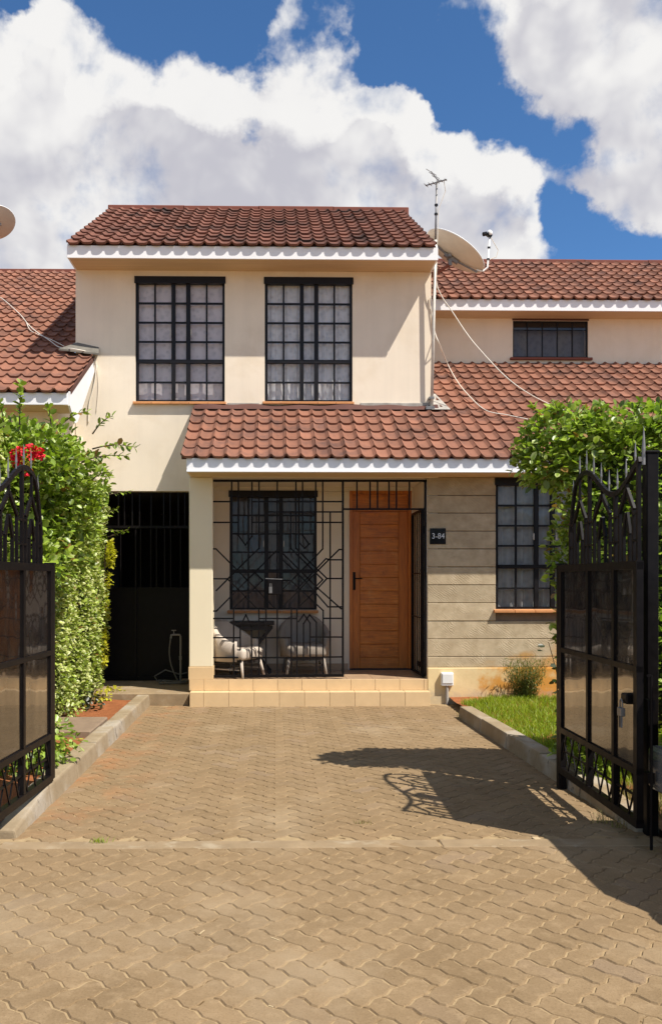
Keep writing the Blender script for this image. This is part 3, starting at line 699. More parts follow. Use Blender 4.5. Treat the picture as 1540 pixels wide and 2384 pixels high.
# small upper window of five narrow panes
def small_window():
    x0, x1, z0, z1 = winE; W = x1 - x0; H = z1 - z0; Y = RY
    m = MB(); e = .022
    m.box(x0, x1, Y + .02, Y + .06, z1 - e, z1).box(x0, x1, Y + .02, Y + .06, z0, z0 + e).box(x0, x0 + e, Y + .02, Y + .06, z0 + e, z1 - e).box(x1 - e, x1, Y + .02, Y + .06, z0 + e, z1 - e)
    w = build('window', m, 'black_frame', house)
    zt = z1 - H * .24
    for i in range(1, 5):
        xx = x0 + W * i / 5; build('glazing_bar', MB().box(xx - .008, xx + .008, Y + .026, Y + .056, z0 + e, z1 - e), 'black_frame', w)
    build('transom', MB().box(x0 + e, x1 - e, Y + .03, Y + .05, zt - .006, zt + .006), 'black_frame', w)
    for i in range(5):
        a, b = x0 + W * i / 5 + .006, x0 + W * (i + 1) / 5 - .006; t = random.uniform(-.006, .006)
        build('pane', MB().poly([(a, Y + .038 + t, z0 + .02), (b, Y + .038 - t, z0 + .02), (b, Y + .038 - t, zt), (a, Y + .038 + t, zt)]), 'glass', w)
        build('pane', MB().poly([(a, Y + .04, zt + .004), (b, Y + .04, zt + .004), (b, Y + .04, z1 - .02), (a, Y + .04, z1 - .02)]), 'car_glass', w)
    build('sill', MB().box(x0 - .05, x1 + .06, Y - .05, Y + .06, z0 - .045, z0 - .004), 'ridge_red', w, bevel=.006)
    build('lintel_board', MB().box(x0 - .01, x1 + .01, Y - .012, Y + .02, z1 + .002, z1 + .03), 'tile_dark', w)
small_window()
curtain((winE[0], winE[1], winE[2], winE[3]), RY + .2, 'curtain_dim', 'grey blind behind the small upper window beside the satellite dish', folds=5, amp=.004)

# ------------------------------------------------------------------ front door
def front_door():
    x0, x1, z0, z1 = doorR; Y = WY + .01; W = x1 - x0
    z0 = ZF + .002
    d = build('door', MB().box(x0 + .045, x1 - .045, Y + .045, Y + .075, z0, z1 - .04), 'door_wood', house)
    zt = at(880, 1186, WY).z
    fr = MB().box(x0, x0 + .045, Y - .02, Y + .09, z0, z1).box(x1 - .045, x1, Y - .02, Y + .09, z0, z1).box(x0 + .045, x1 - .045, Y - .02, Y + .09, z1 - .04, z1).box(x0 + .045, x1 - .045, Y - .012, Y + .09, zt - .02, zt + .02)
    build('door_frame', fr, 'door_wood_upright', d)
    xa, xb = x0 + W * .17, x0 + W * .80
    build('stile', MB().box(x0 + .047, xa, Y + .018, Y + .046, z0, zt - .022), 'door_wood_upright', d, bevel=.003)
    build('stile', MB().box(xb, x1 - .047, Y + .018, Y + .046, z0, zt - .022), 'door_wood_upright', d, bevel=.003)
    build('transom_panel', MB().box(x0 + .047, x1 - .047, Y + .03, Y + .046, zt + .022, z1 - .042), 'door_wood', d)
    zb = z0 + .17; n = 11; hs = (zt - .022 - zb) / n
    build('plank', MB().box(xa + .002, xb - .002, Y + .018, Y + .046, z0, zb - .003), 'door_wood', d, bevel=.004)
    for i in range(n):
        jut = random.uniform(0, .004)
        build('plank', MB().box(xa + .002, xb - .002, Y + .024 + jut, Y + .046, zb + hs * i + .002, zb + hs * (i + 1) - .002), 'door_wood', d, bevel=.004)
    hp = at(824, 1352, WY); hx = hp.x
    build('handle', MB().box(hx - .02, hx + .02, Y + .008, Y + .018, hp.z - .13, hp.z + .12).bar((hx, Y + .01, hp.z + .03), (hx, Y - .04, hp.z + .03), .018).bar((hx - .01, Y - .04, hp.z + .03), (hx + .11, Y - .04, hp.z + .03), .018), 'black_iron', d, bevel=.003)
    build('threshold', MB().box(x0, x1, Y - .03, Y + .09, z0 - .001, z0 + .018), 'table_dark', d)
front_door()
sk2 = at(968, 1530, 11.5)
vent = build('wall_vent', MB().box(XJ - .008, XJ + .002, 11.35, 11.5, ZF + .10, ZF + .17), 'plate_black', house)

# ------------------------------------------------------------------ roofs
TILES = {}
def tile_mesh(w, row, mat):
    key = (round(w, 4), round(row, 4), mat)
    if key in TILES: return TILES[key]
    prof = [(0, .019), (.035, .028), (.08, .021), (.21, .004), (.34, 0), (.66, 0), (.79, .004), (.92, .021), (.965, .028), (1, .019)]
    V = []; Fc = []; n = len(prof)
    for u, h in prof: V.append((u * w, h * 1.15, h + .004))
    for u, h in prof: V.append((u * w, h * 1.15 - .004, h + .034))
    for u, h in prof: V.append((u * w, row + .03, h + .008))
    for i in range(n - 1):
        Fc.append((i, i + 1, n + i + 1, n + i)); Fc.append((n + i, n + i + 1, 2 * n + i + 1, 2 * n + i))
    me = bpy.data.meshes.new('tile'); me.from_pydata(V, [], Fc); me.update(); me.materials.append(MATS[mat])
    TILES[key] = (me, np.array(V), Fc); return TILES[key]
def roof(house, X0, X1, Ye, ze, Yr, zr, mat, keep=lambda x, y: True, name='roof', w0=.181, r0=.30):
    L = math.hypot(Yr - Ye, zr - ze); cv, sv = (Yr - Ye) / L, (zr - ze) / L
    nr = max(1, round(L / r0)); row = L / nr; nc = round((X1 - X0) / w0); w = (X1 - X0) / nc
    me, V, Fc = tile_mesh(w, row, mat)
    M3 = Matrix(((1, 0, 0), (0, cv, -sv), (0, sv, cv))); eul = M3.to_euler(); A = np.array(M3)
    dk = MB(); dt = .05
    for i in range(nc):
        runs = []; 
        for j in range(nr):
            if keep(X0 + (i + .5) * w, Ye + (j + .5) * row * cv): runs.append(j)
        if not runs: continue
        j0, j1 = runs[0], runs[-1] + 1
        a, b = X0 + i * w, X0 + (i + 1) * w; s0, s1 = j0 * row + (.11 if j0 == 0 else 0), j1 * row
        P = lambda x, s, d: (x, Ye + s * cv + d * sv, ze + s * sv - d * cv)
        dk.poly([P(a, s0, 0), P(b, s0, 0), P(b, s1, 0), P(a, s1, 0)]); dk.poly([P(b, s0, dt), P(a, s0, dt), P(a, s1, dt), P(b, s1, dt)])
        for u in (a, b): dk.poly([P(u, s0, 0), P(u, s1, 0), P(u, s1, dt), P(u, s0, dt)])
        dk.poly([P(a, s0, dt), P(b, s0, dt), P(b, s0, 0), P(a, s0, 0)])
    deck = build(name, dk, 'tile_dark', house)
    spots = []
    for j in range(nr):
        for i in range(nc):
            x, y = X0 + (i + .5) * w, Ye + (j + .5) * row * cv
            if keep(x, y): spots.append((j, i))
    def org(j, i): return Vector((X0 + i * w, Ye + j * row * cv, ze + j * row * sv))
    vis = sorted([s for s in spots if seen(org(*s), 15)], key=lambda s: s[0]); near = set(vis[:300]); VV, FF, off = [], [], 0
    dw = wpos(deck)
    for s in spots:
        p = org(*s) + Vector((0, -sv, cv)) * random.uniform(-.003, .006); t = random.uniform(-.018, .018)
        if s in near:
            o = bpy.data.objects.new('tile', me); link(o, deck); o.location = p - dw; o.rotation_euler = eul; o.rotation_euler.y += t
        else:
            W = V @ A.T + np.array(p - dw); VV.append(W); FF += [tuple(off + k for k in f) for f in Fc]; off += len(W)
    if VV:
        m2 = bpy.data.meshes.new('tile_field'); m2.from_pydata(np.concatenate(VV).tolist(), [], FF); m2.update(); m2.materials.append(MATS[mat])
        o = bpy.data.objects.new('tile_field', m2); link(o, deck); o['kind'] = 'stuff'
    return deck, (lambda y: ze + (y - Ye) * sv / cv)
def fascia(deck, X0, X1, Yf, z0, z1, th=.022):
    build('fascia', MB().box(X0, X1, Yf, Yf + th, z0, z1), 'white_paint', deck, bevel=.004)
# upper roof over the bedrooms
ue = at(160, 570, 11.43); urx = at(700, 487, 14.6)
X0u, X1u = at(155, 572, 11.45).x, at(1016, 576, 11.45).x
ZE = 6.01; ZRU = urx.z - .02
up, zup = roof(house, X0u, X1u, 11.43, ZE, 14.6, ZRU, 'tile_aged')
fascia(up, XL - .004, XR + .004, 11.468, ZT - .012, ZE + .012, .022)
build('soffit', MB().box(XL - .002, XR + .002, 11.497, WY + .004, ZT + .002, ZT + .022), 'soffit_board', up)
for xx in (XL - .005, XR - .017):
    m = MB(); P = [(11.50, ZT + .0), (WY + .1, ZT + .0), (14.6, ZRU - .16), (14.6, ZRU - .01), (11.50, ZE + .04)]
    a = [(xx, y, z) for y, z in P]; b = [(xx + .022, y, z) for y, z in P]
    m.poly(a[::-1]); m.poly(b)
    for i in range(5): m.poly([a[i], a[(i + 1) % 5], b[(i + 1) % 5], b[i]])
    build('barge_board', m, 'white_paint', up)
def ridge_cap(deck, X0, X1, Y, z):
    n = max(1, round((X1 - X0) / 1.2)); 
    for i in range(n):
        a, b = X0 + (X1 - X0) * i / n, X0 + (X1 - X0) * (i + 1) / n + .03
        dz = .004 * (i % 2)
        build('ridge_cap', MB().box(a, b, Y - .02, Y + .14, z - .10, z + .062 - dz), 'ridge_red', deck, bevel=.01)
ridge_cap(up, at(252, 485, 14.6).x, at(946, 490, 14.6).x, 14.58, ZRU)
build('roof_slope', MB().poly([(X0u, 14.62, ZRU), (X1u, 14.62, ZRU), (X1u, 17.6, 6.1), (X0u, 17.6, 6.1)]), 'tile_dark', house)
# long lower roof over porch and stone front, climbing behind to the recessed wall
YE = 10.33; ZLE = at(700, 1062, YE).z - .035
ZLW = at(600, 950, WY).z - .01
sl = (ZLW - ZLE) / (WY - YE)
X0l = at(420, 1062, YE).x
YTOP = RY; ZTOP = ZLE + sl * (RY - YE)
lo, zlo = roof(house, X0l, X0l + .181 * 44, YE, ZLE, YTOP, ZTOP, 'tile_red', keep=lambda x, y: (y < WY - .05) or x > XR - .04)
YFA = 10.362
XF0 = at(434, 1080, YFA).x
ZFB = 2.868
fascia(lo, XF0, X0l + .181 * 44 - .03, YFA, ZFB, ZLE + .014)
build('gutter_edge', MB().box(XF0, X0l + .181 * 44 - .03, YFA - .018, YFA, ZFB + .0, ZFB + .018), 'white_paint', lo, bevel=.004)
build('soffit', MB().box(XF0 + .01, X0l + 7.9, YFA + .022, SY + .028, ZFB + .004, ZFB + .026), 'soffit_board', lo)
m = MB(); P = [(YFA + .024, ZFB), (WY, ZFB), (WY, zlo(WY) - .02), (YFA + .024, zlo(YFA) - .01)]
a = [(XF0, y, z) for y, z in P]; b = [(XF0 + .022, y, z) for y, z in P]; m.poly(a[::-1]); m.poly(b)
for i in range(4): m.poly([a[i], a[(i + 1) % 4], b[(i + 1) % 4], b[i]])
build('barge_board', m, 'plaster', lo)
m = MB(); pts = []                     # lead strip where the roof meets the wall
Pt = []; nn = 60
for i in range(nn + 1):
    x = X0l + .02 + (XR + .06 - X0l) * i / nn; w = .012 * math.sin(i * .55) + .008 * math.sin(i * .21)
    Pt.append(x); pts.append(w)
G = [[(x, WY - .14, zlo(WY - .14) + .050) for x in Pt], [(x, WY - .075, zlo(WY - .09) + .085 + w) for x, w in zip(Pt, pts)], [(x, WY - .0, zlo(WY) + .062 + w * .7) for x, w in zip(Pt, pts)]]
build('lead_strip', MB().grid(G), 'tile_dark', lo, smooth=True)
apr = MB().poly([(XR - .02, WY - .16, zlo(WY - .16) + .062), (XR + .24, WY - .16, zlo(WY - .16) + .062), (XR + .09, WY + .75, zlo(WY + .75) + .062), (XR - .0, WY + .75, zlo(WY + .75) + .062)])
build('flashing', apr, 'cement_grey', lo)
# right upper roof
EYR = 13.5; rr = at(1300, 606, 15.98); ZER = 6.0
rt, zrt = roof(house, XR + .01, XR + .01 + .181 * 33, EYR, ZER, 15.98, rr.z - .05, 'tile_red')
fascia(rt, XR + .01, XR + .18 * 33, EYR + .036, ZT - .03, ZER + .012)
build('soffit', MB().box(XR + .01, XR + .18 * 33, EYR + .072, RY + .01, ZT - .026, ZT - .004), 'soffit_board', rt)
ridge_cap(rt, XR + .01, XR + .181 * 33, 15.96, rr.z - .05)
# neighbour's roof on the other side
EYL = 10.44; zle = at(100, 908, EYL).z - .035
XLE = at(160, 915, EYL).x
lrz = at(90, 629, 17.6); 
nl, znl = roof(nbr, XLE - .181 * 26, XLE, EYL, zle, 17.6, lrz.z - .04, 'tile_red', keep=lambda x, y: (y < WY + .10) or x < XL - .02)
ridge_cap(nl, XLE - .181 * 26, XL - .01, 17.58, lrz.z - .04)
zfb = at(100, 943, EYL + .06).z
fascia(nl, XLE - 4.6, XLE - .02, EYL + .036, zfb, zle + .012)
m = MB(); P = [(EYL + .082, zfb), (EYL + .35, zfb - .17), (EYL + .50, zfb - .12), (WY, znl(WY) - .22), (WY, znl(WY) + .0), (EYL + .082, zle + .03)]
a = [(XLE - .03, y, z) for y, z in P]; b = [(XLE - .005, y, z) for y, z in P]; m.poly(a[::-1]); m.poly(b)
for i in range(6): m.poly([a[i], a[(i + 1) % 6], b[(i + 1) % 6], b[i]])
build('barge_board', m, 'white_paint', nl)
build('soffit', MB().box(XLE - 4.6, XLE - .03, EYL + .082, EYL + .6, zfb + .002, zfb + .02), 'soffit_board', nl)
build('wall', MB().box(-8, XL - .172, EYL + .5, EYL + .65, 0, zfb + .12), 'plaster', nbr)
build('return_wall', MB().box(XL - .17, XL - .012, EYL + .5, WY + .1, ZL - .9, zfb + .16), 'plaster', nbr)
build('flashing', MB().hexa([at(137, 815, 11.80), at(230, 826, 11.80), at(230, 822, WY - .003), at(150, 814, WY - .003), at(137, 811, 11.80), at(230, 822, 11.80), at(230, 808, WY - .003), at(180, 797, WY - .003)]), 'cement_dark', nl)
build('flashing', MB().poly([(XL - .005, WY + .02, znl(WY) + .06), (XL - .16, WY + .02, znl(WY) + .075), (XL - .012, WY + 1.0, znl(WY + 1.0) + .08)]), 'cement_grey', nl)

# ------------------------------------------------------------------ porch security grille
def hp(x, y, Y=PY + .06): return at((560 + .2597 * x) * .8388, (1330 + .2597 * y) * .8388, Y)
def grille():
    t = thing('security_grille', (XP1, PY + .06, ZF), 'black iron security grille of geometric bars across the porch', 'grille')
    Y = PY + .06; b = .0185
    def ln(name, pts, w=b, dy=0.0, close=False):
        m = MB(); P = [hp(x, y, Y + dy) for x, y in pts]
        for p, q in zip(P[:-1], P[1:]):
            e = (q - p).normalized() * w * .4; m.bar(p - e, q + e, w, w, side=(0, 1, 0))
        build(name, m, 'black_iron', t)
    T = 17; B = 2118; xr = 3440
    ln('frame', [(107, T), (107, B)], .030); ln('frame', [(1505, T), (1505, B - 12)], .026); ln('frame', [(107, T), (2390, T)], .028)
    ln('frame', [(2385, T), (2385, 2100)], .028); ln('frame', [(120, B - 8), (1500, B - 20)], .036); ln('frame', [(1515, 320), (2380, 320)], .022)
    for x in (1655, 1795, 1875, 1997, 2077, 2215): ln('bar', [(x, T), (x, 320)], dy=.002)
    V = [[(318, T), (318, 915)], [(390, T), (390, 600), (465, 705), (535, 610), (535, T)], [(610, T), (610, 740), (500, 845), (155, 1190)],
         [(805, T), (805, B)], [(950, 350), (950, 740), (1290, 1075), (1230, 1135)], [(1005, T), (1005, 740), (1230, 965)], [(1075, T), (1075, 600), (1140, 690)],
         [(1215, T), (1215, 760)], [(1290, T), (1290, 745), (1230, 810), (870, 1170)], [(1370, 350), (1370, 2085)],
         [(1040, 680), (1095, 740), (1150, 690)]]
    for k in V: ln('bar', k)
    H = [[(120, 240), (318, 240)], [(535, 240), (1495, 240)], [(715, 350), (1495, 350)], [(120, 462), (390, 462)], [(535, 462), (1495, 462)],
         [(120, 1065), (275, 1065)], [(1335, 1062), (1495, 1062)], [(120, 1490), (340, 1490)], [(610, 1490), (1010, 1490)], [(1305, 1488), (1495, 1488)],
         [(120, 1695), (410, 1695)], [(535, 1695), (955, 1695)], [(1155, 1688), (1495, 1688)], [(120, 1908), (410, 1908)], [(530, 1908), (955, 1908)], [(1155, 1905), (1495, 1900)]]
    for k in H: ln('bar', k, dy=.005)
    Dg = [[(120, 745), (150, 745), (610, 1205), (770, 1372)], [(305, 1036), (275, 1068), (400, 1190), (575, 1372)], [(120, 1410), (155, 1410), (600, 962), (790, 770)],
          [(330, 1390), (650, 1080), (540, 970)], [(1495, 752), (1465, 752), (1240, 975), (860, 1370)], [(1495, 862), (1365, 862), (1325, 850), (1000, 1190)],
          [(1240, 970), (1335, 1062), (1230, 1175), (1010, 1390)], [(870, 800), (1230, 1160), (1485, 1385), (1495, 1385)], [(870, 870), (1100, 1085), (1345, 1365), (1495, 1365)],
          [(870, 1080), (950, 1085), (1295, 1405), (1295, 2085)]]
    for k in Dg: ln('bar', k, dy=.010)
    Lw = [[(340, 1400), (340, 2085)], [(410, 2085), (410, 1575), (470, 1450), (530, 1575), (530, 2085)], [(610, 1400), (610, 2085)], [(685, 1372), (685, 2085)], [(955, 1372), (955, 2085)],
          [(1015, 1390), (1015, 2085)], [(1030, 1525), (1090, 1446), (1155, 1540), (1155, 1935)], [(1085, 1935), (1085, 1545), (1150, 1450), (1222, 1530), (1222, 2085)]]
    for k in Lw: ln('bar', k)
    # lock boxes of the double latch
    a, c = hp(700, 1060), hp(850, 1235)
    build('lock', MB().box(a.x, c.x, Y - .03, Y + .025, c.z, a.z), 'black_iron', t, bevel=.006)
    build('padlock', MB().box(a.x + .02, a.x + .06, Y - .05, Y - .03, c.z + .02, c.z + .10).tube([(a.x + .03, Y - .04, c.z + .1), (a.x + .03, Y - .04, c.z + .14), (a.x + .05, Y - .04, c.z + .14), (a.x + .05, Y - .04, c.z + .1)], .005, 6), 'grey_metal', t)
    build('latch_rod', MB().bar(hp(680, 1062, Y - .03), hp(860, 1070, Y - .03), .010), 'grey_metal', t)
    # the leaf folded back along the porch side wall
    g2 = thing('security_gate', (XJ - .05, PY + .08, ZF), 'narrow iron security gate leaf folded open against the porch side wall', 'gate')
    x = XJ - .045; z0, z1 = ZF + .02, hp(1600, 325).z; y0, y1 = PY + .09, PY + .92
    build('frame', MB().bar((x, y0, z0), (x, y0, z1), .03).bar((x, y1, z0), (x, y1, z1), .026).bar((x, y0, z1), (x, y1, z1), .026, side=(1, 0, 0)).bar((x, y0, z0 + .012), (x, y1, z0 + .012), .026, side=(1, 0, 0)), 'black_iron', g2)
    for i in range(1, 6): build('bar', MB().bar((x, y0 + (y1 - y0) * i / 6, z0), (x, y0 + (y1 - y0) * i / 6, z1), .012), 'black_iron', g2)
    for k in (.35, .62): build('bar', MB().bar((x + .004, y0, z0 + (z1 - z0) * k), (x + .004, y1, z0 + (z1 - z0) * k), .012, side=(1, 0, 0)), 'black_iron', g2)
    for zz in (z0 + .35, z1 - .3): build('hinge', MB().tube([(x + .02, y0 - .018, zz), (x + .02, y0 - .018, zz + .09)], .012, 8), 'black_iron', g2)
grille()

# ------------------------------------------------------------------ house number
def number_plate():
    r = rect(1000, 1037, 1230, 1267, SY - .012)
    t = build('house_number_sign', MB().box(r[0], r[1], SY - .012, SY - .001, r[2], r[3]), 'plate_black', None, bevel=.002)
    tag(t, 'square black plate with silver house number on the stone wall', 'sign')
    cu = bpy.data.curves.new('numerals', 'FONT'); cu.body = '3-84'; cu.size = .098; cu.extrude = .0012; cu.align_x = 'CENTER'; cu.align_y = 'CENTER'
    tmp = bpy.data.objects.new('numerals', cu); COL.objects.link(tmp); bpy.context.view_layer.update()
    me = bpy.data.meshes.new_from_object(tmp.evaluated_get(bpy.context.evaluated_depsgraph_get())); bpy.data.objects.remove(tmp)
    me.materials.clear(); me.materials.append(MATS['letter_silver'])
    o = mesh_obj('numerals', me, t, ((r[0] + r[1]) / 2 + .004, SY - .0145, (r[2] + r[3]) / 2)); o.rotation_euler = (R(90), 0, 0); o.scale = (.92, 1, 1)
number_plate()
r = rect(1026, 1055, 1566, 1597, SY - .07)
mb_ = build('meter_box', MB().box(r[0], r[1], SY - .085, SY - .024, r[2], r[3]), 'white_plastic', None, bevel=.012, seg=2)
tag(mb_, 'small white meter box fixed to the plaster plinth', 'box')
build('lid', MB().box(r[0] + .012, r[1] - .012, SY - .093, SY - .083, r[2] + .03, r[3] - .012), 'white_plastic', mb_, bevel=.006)
build('conduit', MB().tube([((r[0] + r[1]) / 2, SY - .05, r[2] + .01), ((r[0] + r[1]) / 2, SY - .05, -.02)], .022, 10), 'cement_grey', mb_)

# ------------------------------------------------------------------ porch furniture
def tub_chair(name, loc, rz, label, legmat, cloth, k=1.0):
    t = thing(name, loc, label, 'chair', 'tub chairs on the porch'); t.rotation_euler = (0, 0, rz); t.scale = (k, k, k)
    def part(nm, mb, mat, smooth=True, bevel=0, weld=False):
        me = bpy.data.meshes.new(nm); me.from_pydata([tuple(v) for v in mb.v], [], mb.f); me.update()
        bm = bmesh.new(); bm.from_mesh(me); bmesh.ops.remove_doubles(bm, verts=bm.verts, dist=1e-5)
        if bevel: bmesh.ops.bevel(bm, geom=bm.edges[:], offset=bevel, segments=3, affect='EDGES', profile=.5)
        bmesh.ops.recalc_face_normals(bm, faces=bm.faces); bm.to_mesh(me); bm.free()
        if smooth: me.polygons.foreach_set('use_smooth', [True] * len(me.polygons))
        me.materials.append(MATS[mat]); o = bpy.data.objects.new(nm, me); link(o, t); return o
    # shell: horseshoe seen from above, open towards -Y (front)
    rows = []; n = 28
    for i in range(n + 1):
        a = R(-38) + (R(218) + R(38)) * i / n            # from right arm round the back to left arm
        c, s = math.cos(a), math.sin(a); back = max(0, s)
        flare = .03 * back
        h = .455 + .225 * max(0, min(1, (s + .35) / 1.2)) ** 1.3
        ro = .30; ri = .235
        ex = 1.0; ey = .96 if s > 0 else 1.0
        P = [(ri * c * ex, ri * s * ey, .30), (ri * c * 1.02, ri * s * ey * 1.02, h - .03), ((ri + .02) * c, (ri + .02) * s * ey + flare, h - .004), ((ro - .02) * c, (ro - .02) * s * ey + flare * 1.3, h),
             ((ro + .012) * c, (ro + .012) * s * ey + flare * 1.3, h - .025), (ro * c, ro * s * ey + flare * .5, .34), (ro * .96 * c, ro * .96 * s * ey, .20), (ri * c, ri * s * ey, .20), (ri * c, ri * s * ey, .30)]
        rows.append(P)
    m = MB().grid(rows); m.poly(rows[0][:-1]); m.poly(rows[-1][:-1][::-1]); part('backrest', m, cloth)
    part('seat', MB().box(-.235, .235, -.27, .22, .215, .36), cloth, True, .045)
    part('seat_rail', MB().box(-.22, .22, -.24, .20, .175, .214), 'table_dark', False)
    for sx in (-1, 1):
        for sy, yy in ((-1, -.22), (1, .20)):
            part('leg', MB().tube([(sx * .20, yy, .21), (sx * .235, yy * 1.22, 0)], [.022, .013], 8), legmat)
    part('stretcher', MB().bar((-.21, .0, .10), (.21, .0, .10), .016).bar((-.215, -.24, .10), (-.215, .22, .10), .014).bar((.215, -.24, .10), (.215, .22, .10), .014), legmat, False)
    return t
c1 = at(548, 1560, 11.20); tub_chair('tub_chair', (c1.x, 11.20, ZF), R(58), 'white tub chair turned sideways beside the porch pillar', 'wicker_white', 'wicker_white', 1.06)
c2 = at(708, 1560, 11.52); tub_chair('tub_chair', (c2.x, 11.52, ZF), R(4), 'white tub chair with shade in its colour facing out under the porch window', 'wicker_white_shaded', 'wicker_white_shaded', 1.12)
tx = at(592, 1450, 11.68); tz = tx.z
tb = thing('side_table', (tx.x, 11.68, ZF), 'dark folding table between the two tub chairs', 'table')
build('table_top', MB().box(tx.x - .33, tx.x + .27, 11.45, 11.90, tz - .02, tz + .02), 'table_dark', tb, bevel=.006)
build('apron', MB().box(tx.x - .27, tx.x + .21, 11.49, 11.87, tz - .09, tz - .022), 'table_dark', tb)
for yy in (11.52, 11.84):
    build('leg', MB().bar((tx.x + .24, yy, tz - .05), (tx.x - .26, yy, ZF), .035), 'table_dark', tb)
    build('leg', MB().bar((tx.x - .28, yy + .03, tz - .05), (tx.x + .22, yy + .03, ZF), .035), 'table_dark', tb)

# ------------------------------------------------------------------ passage: black gate, tap, hose
def passage():
    xa, xb = XL - .4, XP0; Y = WY + .12; zb = .165; zt = ZL - .01
    t = thing('passage_gate', ((xa + xb) / 2, Y, zb), 'tall black steel gate with upright bars closing the dark side passage', 'gate')
    zr = at(350, 1227, Y).z; zm = at(350, 1370, Y).z
    build('sheet_panel', MB().box(xa, xb - .03, Y, Y + .012, zb + .03, zm), 'black_iron', t)
    build('frame', MB().box(xa, xb - .02, Y - .02, Y + .02, zr - .018, zr + .018).box(xa, xb - .02, Y - .02, Y + .02, zb + .0, zb + .05).box(xa, xb - .02, Y - .018, Y + .018, zm - .015, zm + .015), 'black_iron', t)
    for px in (276, 290, 308, 325, 352, 381, 396, 415, 430): 
        x = at(px, 1200, Y).x; build('bar', MB().bar((x, Y, zr), (x, Y, zt), .018), 'black_iron', t)
    for px in (281, 316, 327, 351, 364, 383, 397, 420):
        x = at(px, 1300, Y).x; build('bar', MB().bar((x, Y, zm), (x, Y, zr), .022 if px in (316,) else .014), 'black_iron', t)
    for x in (at(316, 1300, Y).x, xb - .035): build('stile', MB().bar((x, Y - .022, zb), (x, Y - .022, zm), .035), 'black_iron', t)
    # passage shell, its darkness put into the wall colour
    build('passage_wall', MB().box(xa - .05, xa, WY + .19, 17.5, 0, ZL + .03), 'room_shade_paint', nbr)
    build('passage_end_wall', MB().box(xa - .05, xb + .1, 17.505, 17.6, 0, ZL + .4), 'room_shade_paint', house)
    build('passage_ceiling', MB().box(xa + .001, xb, WY + .19, 17.504, ZL + .005, ZL + .03), 'room_shade_paint', house)
    # tap standpipe and hose
    Yt = 11.72; b = at(420, 1590, Yt)
    tp = thing('standpipe_tap', (b.x, Yt, .155), 'grey standpipe tap in front of the passage gate', 'tap')
    top = at(419, 1478, Yt).z
    build('pipe', MB().tube([(b.x, Yt, .15), (b.x, Yt, top - .02), (b.x - .01, Yt, top), (b.x - .09, Yt, top)], .013, 8), 'pipe_grey', tp)
    build('tap_head', MB().tube([(b.x - .085, Yt, top), (b.x - .125, Yt, top - .005), (b.x - .13, Yt, top - .05)], .014, 8).bar((b.x - .09, Yt, top), (b.x - .09, Yt, top + .06), .010).bar((b.x - .12, Yt, top + .06), (b.x - .06, Yt, top + .06), .012), 'pipe_grey', tp)
    build('coupling', MB().tube([(b.x, Yt, .48), (b.x, Yt, .53)], .019, 8), 'pipe_grey', tp)
    build('base_block', MB().box(b.x + .02, b.x + .11, Yt - .05, Yt + .05, .15, .22), 'concrete_dark', tp, bevel=.008)
    pts = []; p0 = Vector((b.x - .13, Yt - .01, top - .05))
    for i in range(9): 
        u = i / 8; pts.append((p0.x - .035 * math.sin(u * 3.1) + .10 * u * u, Yt - .02, p0.z + (.19 - p0.z) * u))
    for i in range(26):
        a = i * .5; pts.append((b.x - .10 + .16 * math.cos(a) - .05 + i * .004, Yt - .08 + .10 * math.sin(a), .175 + .006 * (i % 7)))
    for p in ((-.3, -.10, .20), (-.36, .05, .25), (-.22, .12, .33), (-.02, .1, .27), (.08, .05, .30)): pts.append((b.x + p[0], Yt + p[1], p[2]))
    hs = build('garden_hose', MB().tube(pts, .0095, 7), 'hose_grey', None, smooth=True); tag(hs, 'grey garden hose coiled at the foot of the standpipe tap', 'hose')
passage()

# ------------------------------------------------------------------ foliage generator
LEAF = np.array([[0, 0, 0], [.30, .28, .06], [.30, .72, .05], [0, 1.0, -.06], [-.30, .72, .05], [-.30, .28, .06]])   # x across, y along, z up
LRIM = np.array([0, 1, 1, .7, 1, 1], dtype=float)
LF = np.array([[0, 1, 2, 3], [3, 4, 5, 0]])
def leaf_frames(n, N, droop=.25, spread=.75):
    d = N + RNG.normal(0, spread, (n, 3)); d[:, 2] -= droop * RNG.random(n); d /= np.linalg.norm(d, axis=1)[:, None]
    up = np.array([0, 0, 1.0]) + RNG.normal(0, .45, (n, 3)) + N * .6
    s = np.cross(d, up); s /= np.linalg.norm(s, axis=1)[:, None] + 1e-9; u = np.cross(s, d)
    return s, d, u
def leaves_np(P, N, size, droop=.25, spread=.75, width=1.0):
    n = len(P); s, d, u = leaf_frames(n, N, droop, spread); sz = size[:, None, None]
    V = P[:, None, :] + sz * (LEAF[None, :, 0:1] * width * s[:, None, :] + LEAF[None, :, 1:2] * d[:, None, :] + LEAF[None, :, 2:3] * u[:, None, :])
    Fq = (np.arange(n)[:, None, None] * 6 + LF[None]).reshape(-1, 4)
    return V.reshape(-1, 3), Fq, np.tile(LRIM, n)
def foliage(name, P, N, size, mat, parent, **kw):
    V, Fq, rim = leaves_np(P, N, size, **kw); c = np.array(wpos(parent)) if parent else 0
    o = bpy.data.objects.new(name, fast_mesh(name, V - c, Fq, mat, rim)); link(o, parent); o['kind'] = 'stuff'; return o
LEAFME = {}
def single_leaves(P, N, size, mat, parent, **kw):       # the big leaves one can pick out, each its own part
    if mat not in LEAFME: LEAFME[mat] = fast_mesh('leaf', LEAF, LF, mat, LRIM)
    n = len(P); s, d, u = leaf_frames(n, N, **kw); w = wpos(parent)
    for i in range(n):
        o = bpy.data.objects.new('leaf', LEAFME[mat]); link(o, parent)
        M = Matrix((s[i], d[i], u[i])).transposed(); o.rotation_euler = M.to_euler(); o.location = Vector(P[i]) - w; k = float(size[i]); o.scale = (k, k, k)
